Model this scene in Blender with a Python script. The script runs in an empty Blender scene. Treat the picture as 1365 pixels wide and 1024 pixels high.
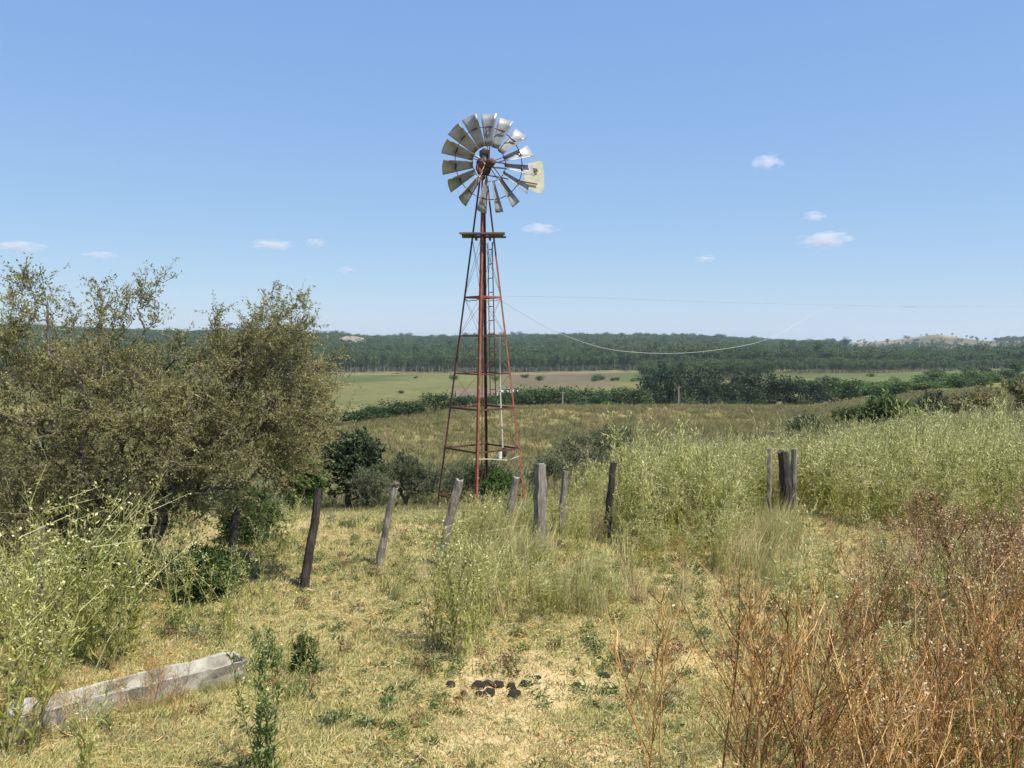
import bpy, bmesh, math
import numpy as np
from mathutils import Vector, Matrix
rng = np.random.default_rng(7)
R = math.radians

# ------------------------------------------------------------------ camera, sky, sun, exposure
scene = bpy.context.scene
C = scene.collection
F, CX, CY, HOR, EYE = 1130.0, 682.5, 512.0, 455.0, 3.0      # the photograph: focal length (px), centre, horizon row, eye height
cam = bpy.data.cameras.new('camera'); camo = bpy.data.objects.new('camera', cam); C.objects.link(camo)
cam.sensor_width = 36; cam.lens = 36 * F / 1365; cam.clip_start = 0.05; cam.clip_end = 20000
PITCH = math.atan((CY - HOR) / F)
camo.location = (0, 0, EYE); camo.rotation_euler = (R(90) - PITCH, 0, 0)
scene.camera = camo

SUN_EL, SUN_AZ = 61.0, 126.0                                  # azimuth clockwise from +Y (view direction)
sd = Vector((math.cos(R(SUN_EL)) * math.sin(R(SUN_AZ)), math.cos(R(SUN_EL)) * math.cos(R(SUN_AZ)), math.sin(R(SUN_EL))))
w = bpy.data.worlds.new('World'); scene.world = w; w.use_nodes = True
nt = w.node_tree; bg = nt.nodes['Background']
sky = nt.nodes.new('ShaderNodeTexSky'); sky.sky_type = 'NISHITA'; sky.sun_disc = False
sky.sun_elevation = R(SUN_EL); sky.sun_rotation = R(SUN_AZ); sky.air_density = 1.0; sky.dust_density = 0.0; sky.ozone_density = 6.0
bg.inputs['Strength'].default_value = 0.095
sp = nt.nodes.new('ShaderNodeSeparateColor'); cb = nt.nodes.new('ShaderNodeCombineColor'); nt.links.new(sky.outputs[0], sp.inputs[0])
for k_, (gain, pw) in enumerate(((1.27, .56), (1.68, .48), (3.48, .20))):      # the phone's tone curve for the sky
    p_ = nt.nodes.new('ShaderNodeMath'); p_.operation = 'POWER'; p_.inputs[1].default_value = pw; m_ = nt.nodes.new('ShaderNodeMath'); m_.operation = 'MULTIPLY'; m_.inputs[1].default_value = gain
    nt.links.new(sp.outputs[k_], p_.inputs[0]); nt.links.new(p_.outputs[0], m_.inputs[0]); nt.links.new(m_.outputs[0], cb.inputs[k_])
nt.links.new(cb.outputs[0], bg.inputs['Color'])
sun = bpy.data.lights.new('sun', 'SUN'); sun.energy = 4.4; sun.angle = R(0.53); sun.color = (1.0, 0.945, 0.86)
suno = bpy.data.objects.new('sun', sun); C.objects.link(suno); suno.rotation_euler = sd.to_track_quat('Z', 'Y').to_euler()
vs = scene.view_settings; vs.view_transform = 'Standard'; vs.look = 'None'; vs.exposure = 0.85; vs.gamma = 1.0; vs.use_curve_mapping = False
cy = scene.cycles
cy.max_bounces = 6; cy.diffuse_bounces = 3; cy.glossy_bounces = 2; cy.transmission_bounces = 3; cy.volume_bounces = 1; cy.transparent_max_bounces = 8
cy.use_denoising = True

# ------------------------------------------------------------------ numeric helpers
def lin(c):
    c = np.asarray(c, float) / 255.0
    return np.where(c <= 0.04045, c / 12.92, ((c + 0.055) / 1.055) ** 2.4)
def _hash(ix, iy, s):
    h = (ix * 374761393 + iy * 668265263 + s * 982451653) & 0xFFFFFFFF
    h = ((h ^ (h >> 13)) * 1274126177) & 0xFFFFFFFF
    return ((h ^ (h >> 16)) & 0xFFFF) / 65535.0
def vnoise(x, y, s=0):
    x = np.asarray(x, float); y = np.asarray(y, float)
    ix = np.floor(x).astype(np.int64); iy = np.floor(y).astype(np.int64)
    fx = x - ix; fy = y - iy; fx = fx * fx * (3 - 2 * fx); fy = fy * fy * (3 - 2 * fy)
    a = _hash(ix, iy, s); b = _hash(ix + 1, iy, s); c = _hash(ix, iy + 1, s); d = _hash(ix + 1, iy + 1, s)
    return (a * (1 - fx) + b * fx) * (1 - fy) + (c * (1 - fx) + d * fx) * fy
def fbm(x, y, s=0, o=4):
    t = 0; amp = 0.5; tot = 0
    for k in range(o):
        t = t + amp * vnoise(np.asarray(x) * 2 ** k, np.asarray(y) * 2 ** k, s + k); tot += amp; amp *= 0.5
    return t / tot
def sstep(a, b, x): 
    t = np.clip((np.asarray(x, float) - a) / (b - a), 0, 1); return t * t * (3 - 2 * t)

# ------------------------------------------------------------------ terrain
YS = np.array([1, 14, 17, 21, 30, 45, 70, 100, 140, 170, 210, 260, 350, 450, 600, 700, 1000, 1300, 1600, 2100, 2600, 3500, 6500.])
ST = [(-500, [0, 0, -.4, -.9, -2, -3.6, -5.5, -7.5, -9.5, -11, -13, -14, -15, -16, -17, -17, -10, 2, 22, 34, 20, 0, -10]),
      (0,    [0, 0, -.4, -1., -2.2, -4., -6.2, -8.2, -10, -12, -14, -16, -18, -19, -20, -20, -13, -2, 18, 14, 5, -5, -10]),
      (300,  [0, 0, -.45, -1.2, -2.6, -4.7, -7., -8.7, -10.3, -12.5, -15, -17, -20, -21.5, -23.5, -24, -18, -8, 11, 6, 0, -6, -10]),
      (450,  [0, 0, -.45, -1.2, -2.7, -4.9, -7.2, -8.8, -10.3, -12.5, -15, -17, -20, -21.5, -23.5, -24, -20, -12, 4, 0, -4, -8, -10]),
      (540,  [0, 0, -.42, -1.15, -2.65, -4.85, -7.1, -8.6, -9.6, -11, -14.3, -16.5, -19, -20.3, -22.5, -24, -20, -14, -7, -3, 2, -8, -10]),
      (640,  [0, 0, -.4, -1.1, -2.6, -4.8, -7, -8.3, -8.9, -9.9, -13.5, -16, -18, -19, -22, -25, -20, -14, -7, -1, 3, -8, -10]),
      (900,  [0, 0, -.3, -.8, -1.6, -3.4, -6, -7.8, -8.7, -9.8, -14, -16, -18, -19, -21, -22, -18, -12, -6, 1, 10, -8, -10]),
      (1080, [0, 0, -.25, -.6, -1.2, -2.6, -4.8, -7, -8.8, -9.9, -13, -15, -17, -18, -20, -20, -20, -18, -16, -11, -11, -12, -10]),
      (1160, [0, 0, -.25, -.55, -1.1, -2.4, -4.2, -5.8, -7.5, -9, -11, -12.5, -14, -16.5, -20, -22, -24, -26, -26, -1, 0, -9, -10]),
      (1250, [0, 0, -.2, -.5, -1., -2.0, -3.5, -4.8, -6.3, -7.5, -9, -10, -11.5, -14, -19, -21, -24, -27, -27, 29, 15, -5, -10]),
      (1320, [0, 0, -.2, -.4, -.9, -1.9, -3.2, -4.5, -5.8, -7, -8.5, -9.3, -10.8, -13, -18, -20, -23, -25, -25, 8, 2, -5, -10]),
      (1420, [0, 0, -.2, -.4, -.9, -1.9, -3.2, -4.5, -5.8, -7, -8.5, -9.3, -10.5, -12.5, -17, -17, -13, -7, 0, 9, 4, -5, -10]),
      (2000, [0, 0, -.2, -.4, -.9, -1.9, -3.2, -4.5, -5.8, -7, -8.5, -9, -10, -12, -15, -15, -11, -7, 0, 9, 4, -5, -10])]
SU = np.array([(p - CX) / F for p, _ in ST]); SZ = np.array([z for _, z in ST]); LYS = np.log(YS)
def _base(u, ly):
    iu = np.clip(np.searchsorted(SU, u) - 1, 0, len(SU) - 2)
    tu = np.clip((u - SU[iu]) / (SU[iu + 1] - SU[iu]), 0, 1); tu = tu * tu * (3 - 2 * tu)
    iy = np.clip(np.searchsorted(LYS, ly) - 1, 0, len(LYS) - 2)
    ty = np.clip((ly - LYS[iy]) / (LYS[iy + 1] - LYS[iy]), 0, 1)
    a = SZ[iu, iy] * (1 - tu) + SZ[iu + 1, iy] * tu; b = SZ[iu, iy + 1] * (1 - tu) + SZ[iu + 1, iy + 1] * tu
    return a * (1 - ty) + b * ty
def H(x, y):
    x = np.asarray(x, float); y = np.asarray(y, float)
    r = np.hypot(x, y) + 1e-6; ang = np.arctan2(x, y)
    u = np.tan(np.clip(ang, -1.0, 1.0)); Y = np.maximum(r * np.cos(np.clip(ang, -0.75, 0.75)), 1.0); ly = np.log(Y)
    z = 0
    for d, wt in ((-.14, .2), (-.06, .3), (.06, .3), (.14, .2)): z = z + wt * _base(u, ly + d * sstep(8, 30, Y))
    z = z + 0.05 * (fbm(x * .7, y * .7, 3) - .5) * sstep(1, 5, Y) + 0.10 * (fbm(x * .25, y * .25, 5) - .5)
    z = z + (fbm(x * .03, y * .03, 9) - .5) * 1.2 * sstep(25, 120, Y) + (fbm(x * .004, y * .004, 12) - .5) * 17 * sstep(700, 1800, Y)
    return z
def hz(x, y): return float(H(x, y))
def ray(px, py):
    d = Vector(((px - CX) / F, 1.0, (CY - py) / F)); c, s = math.cos(PITCH), math.sin(PITCH)
    return Vector((d.x, d.y * c + d.z * s, -d.y * s + d.z * c))
def at(px, py, Y):                                            # a point of the place seen at that pixel, Y metres ahead
    d = ray(px, py); return Vector((d.x / d.y * Y, Y, EYE + d.z / d.y * Y))
def ground(px, py):                                           # where that line of sight meets the terrain
    Y = 3.0
    while Y < 4000:
        p = at(px, py, Y)
        if p.z <= hz(p.x, p.y): break
        Y *= 1.004
    return Vector((p.x, p.y, hz(p.x, p.y)))
def foot(px, Y):
    x = (px - CX) / F * Y; return Vector((x, Y, hz(x, Y)))

# ------------------------------------------------------------------ scene-graph helpers
def tag(o, label=None, cat=None, group=None, kind=None):
    if label: o['label'] = label
    if cat: o['category'] = cat
    if group: o['group'] = group
    if kind: o['kind'] = kind
    return o
def empty(name, loc, label, cat, group=None, rz=0.0):
    o = bpy.data.objects.new(name, None); C.objects.link(o); o.location = loc; o.rotation_euler = (0, 0, rz); o.empty_display_size = .2
    return tag(o, label, cat, group)
def link_mesh(name, me, parent=None, loc=None):
    o = bpy.data.objects.new(name, me); C.objects.link(o)
    if parent: o.parent = parent
    if loc is not None: o.location = loc
    return o
def dup(src, loc, rot=(0, 0, 0), scl=1.0, label=None, group=None):
    r = src.copy(); C.objects.link(r); r.location = loc; r.rotation_euler = rot; r.scale = (scl, scl, scl) if np.isscalar(scl) else scl
    if label: r['label'] = label
    if group: r['group'] = group
    for ch in src.children:
        c = ch.copy(); C.objects.link(c); c.parent = r
        for g in ch.children:
            d = g.copy(); C.objects.link(d); d.parent = c
    return r

ORD = ['leftmost', 'second', 'third', 'fourth', 'fifth', 'sixth', 'seventh', 'eighth', 'ninth', 'tenth', 'eleventh', 'twelfth', 'thirteenth', 'fourteenth', 'fifteenth', 'sixteenth', 'seventeenth', 'eighteenth']
def nth(xs, i, what):                                         # '... third from the left ...' by place among its like
    k = sorted(range(len(xs)), key=lambda q: xs[q]).index(i); n = len(xs)
    return ('rightmost ' if k == n - 1 else ORD[k] + ' ') + ('' if k in (0, n - 1) else 'from the left, ') + what

class MB:
    """gathers vertices, faces, a random value per vertex and a material slot per face; build() makes one mesh"""
    def __init__(s): s.v = []; s.f3 = []; s.f4 = []; s.r = []; s.m3 = []; s.m4 = []; s.n = 0
    def add(s, V, Fc, rnd=None, m=0):
        V = np.asarray(V, float).reshape(-1, 3); Fc = np.asarray(Fc, np.int64)
        if rnd is None: rnd = rng.random()
        r_ = np.full(len(V), rnd) if np.isscalar(rnd) else np.asarray(rnd, float)
        s.v.append(V); s.r.append(r_)
        if Fc.shape[1] == 3: s.f3.append(Fc + s.n); s.m3.append(np.full(len(Fc), m))
        else: s.f4.append(Fc + s.n); s.m4.append(np.full(len(Fc), m))
        s.n += len(V)
    def sticks(s, A, B, ra, rb, sides=3, m=0, rnd=None):
        A = np.asarray(A, float).reshape(-1, 3); B = np.asarray(B, float).reshape(-1, 3); n = len(A)
        if n == 0: return
        ra = np.broadcast_to(ra, n); rb = np.broadcast_to(rb, n)
        D = B - A; D /= (np.linalg.norm(D, axis=1, keepdims=True) + 1e-9)
        up = np.where(np.abs(D[:, 2:3]) > .9, np.array([[1., 0, 0]]), np.array([[0., 0, 1]]))
        U = np.cross(D, up); U /= (np.linalg.norm(U, axis=1, keepdims=True) + 1e-9); W = np.cross(D, U)
        a = np.arange(sides) / sides * 2 * math.pi
        ring = U[:, None, :] * np.cos(a)[None, :, None] + W[:, None, :] * np.sin(a)[None, :, None]
        V = np.concatenate([A[:, None, :] + ring * ra[:, None, None], B[:, None, :] + ring * rb[:, None, None]], 1)
        k = np.arange(sides); k2 = (k + 1) % sides
        q = np.stack([k, k2, sides + k2, sides + k], 1)
        Fc = (q[None] + (np.arange(n) * 2 * sides)[:, None, None]).reshape(-1, 4)
        if rnd is None: rnd = rng.random(n)
        s.add(V.reshape(-1, 3), Fc, np.repeat(np.broadcast_to(rnd, n), 2 * sides), m)
    def tube(s, P, rad, sides=6, m=0, cap=True, rnd=None):
        P = np.asarray(P, float); n = len(P); rad = np.broadcast_to(np.asarray(rad, float), n)
        T = np.gradient(P, axis=0); T /= (np.linalg.norm(T, axis=1, keepdims=True) + 1e-9)
        ref = np.array([1., 0, 0]) if abs(T[0, 2]) > .8 else np.array([0., 0, 1])
        V = []
        a = np.arange(sides) / sides * 2 * math.pi
        for i in range(n):
            U = np.cross(T[i], ref); U /= np.linalg.norm(U); W = np.cross(T[i], U); ref = np.cross(U, T[i]) * 1.0
            V.append(P[i] + rad[i] * (np.cos(a)[:, None] * U + np.sin(a)[:, None] * W))
        V = np.concatenate(V); k = np.arange(sides); k2 = (k + 1) % sides
        Fc = np.concatenate([np.stack([i * sides + k, i * sides + k2, (i + 1) * sides + k2, (i + 1) * sides + k], 1) for i in range(n - 1)])
        s.add(V, Fc, rnd, m)
        if cap:
            for i, c in ((0, P[0]), (n - 1, P[-1])):
                ringv = V[i * sides:(i + 1) * sides]; s.add(np.vstack([ringv, c[None]]), np.stack([k, k2, np.full(sides, sides)], 1), rnd, m)
    def leaves(s, P, D, L, W, m=0, rnd=None, roll=None, fold=0.0):
        """diamond leaf blades: base P, direction D, length L, width W"""
        P = np.asarray(P, float).reshape(-1, 3); D = np.asarray(D, float).reshape(-1, 3); n = len(P)
        if n == 0: return
        D = D / (np.linalg.norm(D, axis=1, keepdims=True) + 1e-9)
        q = rng.normal(size=(n, 3)) if roll is None else np.broadcast_to(roll, (n, 3))
        S = np.cross(D, q); S /= (np.linalg.norm(S, axis=1, keepdims=True) + 1e-9); N = np.cross(S, D)
        L = np.broadcast_to(L, n)[:, None]; W = np.broadcast_to(W, n)[:, None]
        mid = P + D * L * .45 + N * L * fold
        V = np.stack([P, mid + S * W * .5, P + D * L, mid - S * W * .5], 1)
        Fc = np.arange(n)[:, None] * 4 + np.array([[0, 1, 2, 3]])
        if rnd is None: rnd = rng.random(n)
        s.add(V.reshape(-1, 3), Fc, np.repeat(np.broadcast_to(rnd, n), 4), m)
    def box(s, c, size, M=None, m=0, rnd=None):
        x = np.array([[-1, -1, -1], [1, -1, -1], [1, 1, -1], [-1, 1, -1], [-1, -1, 1], [1, -1, 1], [1, 1, 1], [-1, 1, 1]], float) * np.asarray(size, float) / 2
        if M is not None: x = x @ np.asarray(M, float).T
        s.add(x + np.asarray(c, float), [[0, 3, 2, 1], [4, 5, 6, 7], [0, 1, 5, 4], [1, 2, 6, 5], [2, 3, 7, 6], [3, 0, 4, 7]], rnd, m)
    def bar(s, a, b, wdt, thk, m=0):
        a = Vector(a); b = Vector(b); d = (b - a); L = d.length; q = d.to_track_quat('X', 'Z').to_matrix()
        s.box((a + b) / 2, (L, wdt, thk), np.array(q), m)
    def mesh(s, name, mats, smooth=False):
        me = bpy.data.meshes.new(name)
        V = np.concatenate(s.v); r_ = np.concatenate(s.r)
        f3 = np.concatenate(s.f3) if s.f3 else np.zeros((0, 3), np.int64); f4 = np.concatenate(s.f4) if s.f4 else np.zeros((0, 4), np.int64)
        mi = np.concatenate([np.concatenate(s.m3) if s.m3 else np.zeros(0), np.concatenate(s.m4) if s.m4 else np.zeros(0)]).astype(np.int32)
        me.vertices.add(len(V)); me.vertices.foreach_set('co', V.astype(np.float32).ravel())
        nl = f3.size + f4.size; npoly = len(f3) + len(f4)
        me.loops.add(nl); me.loops.foreach_set('vertex_index', np.concatenate([f3.ravel(), f4.ravel()]).astype(np.int32))
        me.polygons.add(npoly)
        me.polygons.foreach_set('loop_start', np.concatenate([np.arange(len(f3)) * 3, f3.size + np.arange(len(f4)) * 4]).astype(np.int32))
        me.polygons.foreach_set('material_index', mi)
        me.polygons.foreach_set('use_smooth', np.full(npoly, smooth))
        for mt in (mats if isinstance(mats, (list, tuple)) else [mats]): me.materials.append(mt)
        at_ = me.attributes.new('rnd', 'FLOAT', 'POINT'); at_.data.foreach_set('value', r_.astype(np.float32))
        me.update(calc_edges=True); me.validate()
        return me
    def build(s, name, mats, parent=None, loc=None, smooth=False): return link_mesh(name, s.mesh(name, mats, smooth), parent, loc)

# ------------------------------------------------------------------ materials
MATS = {}
def newmat(name):
    m = bpy.data.materials.new(name); m.use_nodes = True; MATS[name] = m
    return m, m.node_tree, m.node_tree.nodes, m.node_tree.links
def ramp(nodes, stops):
    r_ = nodes.new('ShaderNodeValToRGB'); e = r_.color_ramp.elements
    while len(e) < len(stops): e.new(.5)
    for el, (p, c) in zip(e, stops): el.position = p; el.color = (*c, 1)
    return r_
def leafmat(name, cols, trans=.35, rough=.6, inst=.5, spec=.3):
    """leaf colour ranges over cols: half by leaf, half by plant"""
    m, t, N, L = newmat(name); N.remove(N['Principled BSDF']); out = N['Material Output']
    a = N.new('ShaderNodeAttribute'); a.attribute_name = 'rnd'; oi = N.new('ShaderNodeObjectInfo')
    mx = N.new('ShaderNodeMix'); mx.inputs[0].default_value = inst
    L.new(a.outputs['Fac'], mx.inputs[2]); L.new(oi.outputs['Random'], mx.inputs[3])
    k = len(cols); rp = ramp(N, [(.12 + .76 * i / max(k - 1, 1), c) for i, c in enumerate(cols)]); L.new(mx.outputs[0], rp.inputs[0])
    p = N.new('ShaderNodeBsdfPrincipled'); p.inputs['Roughness'].default_value = rough; p.inputs['Specular IOR Level'].default_value = spec
    L.new(rp.outputs[0], p.inputs['Base Color'])
    tr = N.new('ShaderNodeBsdfTranslucent'); L.new(rp.outputs[0], tr.inputs['Color'])
    ms = N.new('ShaderNodeMixShader'); ms.inputs[0].default_value = trans
    L.new(p.outputs[0], ms.inputs[1]); L.new(tr.outputs[0], ms.inputs[2]); L.new(ms.outputs[0], out.inputs['Surface'])
    return m
def solid(name, stops, scale=8, rough=.8, metal=0.0, bump=0.0, stretch=(1, 1, 1), detail=6, spec=.3, coord='Object', rndmix=0.0):
    m, t, N, L = newmat(name); p = N['Principled BSDF']; p.inputs['Roughness'].default_value = rough; p.inputs['Metallic'].default_value = metal
    p.inputs['Specular IOR Level'].default_value = spec
    tc = N.new('ShaderNodeTexCoord'); mp = N.new('ShaderNodeMapping'); mp.inputs['Scale'].default_value = stretch
    ns = N.new('ShaderNodeTexNoise'); ns.inputs['Scale'].default_value = scale; ns.inputs['Detail'].default_value = detail; ns.inputs['Roughness'].default_value = .65
    L.new(tc.outputs[coord], mp.inputs[0]); L.new(mp.outputs[0], ns.inputs['Vector'])
    rp = ramp(N, stops); src = ns.outputs['Fac']
    if rndmix:
        a = N.new('ShaderNodeObjectInfo'); mx = N.new('ShaderNodeMix'); mx.inputs[0].default_value = rndmix
        L.new(src, mx.inputs[2]); L.new(a.outputs['Random'], mx.inputs[3]); src = mx.outputs[0]
    L.new(src, rp.inputs[0]); L.new(rp.outputs[0], p.inputs['Base Color'])
    if bump:
        b = N.new('ShaderNodeBump'); b.inputs['Strength'].default_value = bump; b.inputs['Distance'].default_value = .02
        L.new(ns.outputs['Fac'], b.inputs['Height']); L.new(b.outputs[0], p.inputs['Normal'])
    return m

g = lambda *c: tuple(c)
thorn_leaf = leafmat('thorn_leaf', [g(.085, .10, .03), g(.18, .185, .065), g(.29, .28, .11), g(.40, .365, .165)], inst=0, trans=.45)
thorn_bark = solid('thorn_bark', [(.3, g(.05, .042, .034)), (.7, g(.17, .145, .115))], 14, bump=.6)
thorn_twig = solid('thorn_twig', [(.3, g(.12, .097, .063)), (.7, g(.30, .255, .175))], 14)
dark_leaf = leafmat('dark_leaf', [g(.022, .042, .016), g(.040, .070, .026), g(.075, .11, .045)], inst=0)
grey_leaf = leafmat('grey_leaf', [g(.075, .095, .045), g(.12, .145, .07), g(.18, .20, .11)], inst=.4)
green_leaf = leafmat('green_leaf', [g(.035, .085, .012), g(.075, .15, .022), g(.13, .21, .04)], inst=.3)
weed_leaf = leafmat('weed_leaf', [g(.15, .18, .035), g(.32, .335, .07), g(.48, .465, .13), g(.60, .55, .22)], inst=.5, trans=.5)
weed_stem = leafmat('weed_stem', [g(.17, .2, .06), g(.3, .31, .11), g(.42, .40, .19)], inst=.5, trans=.1)
weed_head = leafmat('weed_head', [g(.38, .385, .13), g(.54, .52, .22), g(.69, .65, .38)], inst=.4, trans=.3)
lush_leaf = leafmat('lush_leaf', [g(.05, .09, .022), g(.095, .145, .038), g(.17, .22, .07)], inst=.5)
dry_stem = leafmat('dry_stem', [g(.085, .038, .014), g(.23, .105, .033), g(.46, .25, .078), g(.64, .44, .19)], inst=.6, trans=.05)
dry_dark = leafmat('dry_dark', [g(.075, .04, .018), g(.19, .105, .04), g(.34, .205, .08), g(.48, .34, .16)], inst=.5, trans=.1)
dry_leaf = leafmat('dry_leaf', [g(.10, .05, .025), g(.2, .105, .05), g(.32, .19, .09)], inst=.5, trans=.3)
dry_head = leafmat('dry_head', [g(.22, .11, .045), g(.38, .24, .11), g(.52, .38, .21), g(.72, .62, .45)], inst=.2, trans=.3)
grass_leaf = leafmat('grass_leaf', [g(.20, .225, .065), g(.38, .375, .135), g(.54, .475, .225), g(.62, .51, .29)], inst=.65, trans=.35)
field_leaf = leafmat('field_leaf', [g(.09, .115, .035), g(.17, .175, .06), g(.25, .22, .09), g(.27, .20, .11)], inst=.7, trans=.3)
far_leaf = leafmat('far_leaf', [g(.028, .05, .016), g(.05, .085, .025), g(.085, .125, .038)], inst=.5)
far_green = leafmat('far_green', [g(.045, .085, .02), g(.08, .135, .03), g(.13, .18, .05)], inst=.5)
pine_leaf = leafmat('pine_leaf', [g(.016, .032, .014), g(.028, .052, .02), g(.05, .078, .03)], inst=.4)
forest_leaf = leafmat('forest_leaf', [g(.04, .066, .02), g(.07, .11, .03), g(.115, .155, .05)], inst=.6)
far_bark = solid('far_bark', [(.3, g(.12, .1, .075)), (.7, g(.3, .27, .21))], 2, coord='Object')
pale_bark = solid('pale_bark', [(.3, g(.17, .14, .11)), (.7, g(.33, .285, .23))], 1.5)
post_wood = solid('post_wood', [(.28, g(.06, .05, .038)), (.48, g(.19, .165, .13)), (.78, g(.36, .33, .28))], 9, bump=.8, stretch=(3, 3, .6), detail=8)
post_dark = solid('post_dark', [(.35, g(.022, .019, .016)), (.6, g(.06, .052, .044)), (.85, g(.2, .185, .16))], 9, bump=.8, stretch=(3, 3, .6), detail=8)
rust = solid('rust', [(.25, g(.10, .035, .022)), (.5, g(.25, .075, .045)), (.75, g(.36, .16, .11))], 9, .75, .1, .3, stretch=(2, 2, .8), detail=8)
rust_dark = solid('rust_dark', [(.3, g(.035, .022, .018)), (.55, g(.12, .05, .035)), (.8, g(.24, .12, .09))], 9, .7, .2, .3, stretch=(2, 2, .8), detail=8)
galv = solid('galv', [(.25, g(.17, .165, .15)), (.5, g(.30, .30, .29)), (.72, g(.40, .40, .395))], 5, .36, .3, .05, detail=8, spec=.5)
vane_paint = solid('vane_paint', [(.25, g(.40, .365, .24)), (.55, g(.55, .525, .41)), (.8, g(.64, .63, .56))], 4, .5, .15, .05, detail=8)
iron = solid('iron', [(.3, g(.02, .02, .022)), (.7, g(.085, .075, .07))], 9, .6, .4)
plank_wood = solid('plank_wood', [(.3, g(.05, .045, .04)), (.7, g(.19, .17, .145))], 6, bump=.5, stretch=(1, 8, 8))
white_paint = solid('white_paint', [(.3, g(.62, .6, .55)), (.7, g(.8, .79, .76))], 6)
pipe_pale = solid('pipe_pale', [(.3, g(.45, .42, .33)), (.7, g(.66, .63, .53))], 6)
concrete = solid('concrete', [(.30, g(.06, .055, .04)), (.42, g(.22, .205, .16)), (.54, g(.36, .34, .28)), (.75, g(.48, .46, .40))], 6, .9, 0, .6, detail=10)
dung_mat = solid('dung', [(.3, g(.022, .017, .012)), (.6, g(.06, .046, .032)), (.85, g(.13, .10, .07))], 22, .85, 0, 1.0)
wall_mat = solid('farm_wall', [(.3, g(.26, .21, .17)), (.7, g(.36, .30, .25))], .5)
roof_mat = solid('farm_roof', [(.3, g(.09, .063, .05)), (.7, g(.16, .112, .088))], .8)
tin_mat = solid('tin_roof', [(.3, g(.42, .39, .38)), (.7, g(.6, .56, .55))], .8, .5, .3)
dark_glass = solid('dark_glass', [(.3, g(.02, .025, .03)), (.7, g(.04, .045, .05))], 1, .2)
rock_mat = solid('rock', [(.25, g(.10, .085, .065)), (.5, g(.22, .19, .15)), (.8, g(.34, .30, .24))], .12, .9, 0, .8, detail=9)
cable_mat = solid('cable', [(.3, g(.36, .36, .35)), (.7, g(.52, .52, .51))], 3, .5)
cable_grey = solid('cable_grey', [(.3, g(.30, .33, .38)), (.7, g(.42, .45, .5))], 3, .5)

# ground: land cover by vertex colour (what grows there), broken up by noise at several sizes
def ground_material():
    m, t, N, L = newmat('ground'); p = N['Principled BSDF']; p.inputs['Roughness'].default_value = .95; p.inputs['Specular IOR Level'].default_value = .1
    a = N.new('ShaderNodeAttribute'); a.attribute_name = 'cover'; tc = N.new('ShaderNodeTexCoord')
    last = a.outputs['Color']
    for sc, lo, hi, tint in ((38, .62, 1.34, (1, .97, .9)), (7, .72, 1.25, (1, .96, .85)), (1.1, .82, 1.18, (.95, 1.0, .9)), (.12, .8, 1.2, (1, 1, 1)), (.025, .85, 1.15, (1, 1, 1))):
        n = N.new('ShaderNodeTexNoise'); n.inputs['Scale'].default_value = sc; n.inputs['Detail'].default_value = 5; n.inputs['Roughness'].default_value = .7
        L.new(tc.outputs['Object'], n.inputs['Vector'])
        r_ = ramp(N, [(.3, tuple(lo * c for c in tint)), (.7, (hi, hi, hi))]); L.new(n.outputs['Fac'], r_.inputs[0])
        mx = N.new('ShaderNodeMix'); mx.data_type = 'RGBA'; mx.blend_type = 'MULTIPLY'; mx.inputs[0].default_value = 1
        L.new(last, mx.inputs[6]); L.new(r_.outputs[0], mx.inputs[7]); last = mx.outputs[2]
    L.new(last, p.inputs['Base Color'])
    n = N.new('ShaderNodeTexNoise'); n.inputs['Scale'].default_value = 22; n.inputs['Detail'].default_value = 8
    L.new(tc.outputs['Object'], n.inputs['Vector'])
    b = N.new('ShaderNodeBump'); b.inputs['Strength'].default_value = .7; b.inputs['Distance'].default_value = .03
    L.new(n.outputs['Fac'], b.inputs['Height']); L.new(b.outputs[0], p.inputs['Normal'])
    return m
ground_mat = ground_material()

# ------------------------------------------------------------------ ground sheet
def bare_near(x, y):      # how bare the close ground is (0 grassy .. 1 bare earth)
    b = sstep(.50, .68, fbm(x * .45 + 3, y * .45, 31)) * .8
    b = np.maximum(b, np.exp(-((y - 13.6 - .25 * x * 0) / 1.1) ** 2) * sstep(-5.2, -3.6, x) * sstep(.2, -1.0, x) * .9)
    b = np.maximum(b, np.exp(-((x - 1.2) / 1.7) ** 2 - ((y - 9.3) / 1.0) ** 2) * .55)
    b = np.maximum(b, np.exp(-((x + 1.5) / 1.2) ** 2 - ((y - 9.6) / 1.6) ** 2) * .6)
    return np.clip(b, 0, 1)
def forest_mask(x, y):
    Y = np.maximum(y, 1); px = CX + F * x / Y
    n = (fbm(x * .004, y * .004, 77) - .5) * 260
    f = sstep(690, 720, Y + n * sstep(760, 1100, Y))
    f *= 1 - sstep(1105, 1140, px) * sstep(1330, 1400, Y + n * .2) * (1 - .6 * sstep(1315, 1345, px))    # the bald hill
    f *= 1 - np.exp(-((px - 1060) / 70) ** 2) * 0.0
    f = np.maximum(f, sstep(1020, 1060, px) * sstep(560, 600, Y - (px - 1020) * .25) * (1 - sstep(1700, 1800, Y)))
    f = np.maximum(f, sstep(845, 875, px) * (1 - sstep(1010, 1040, px)) * sstep(470, 490, Y))
    f *= 1 - sstep(448, 454, px) * (1 - sstep(488, 494, px)) * sstep(1180, 1230, Y) * (1 - sstep(1450, 1470, Y))
    f = np.maximum(f, (1 - sstep(-100, 420, px)) * sstep(420, 560, Y))
    return np.clip(f, 0, 1)
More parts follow.
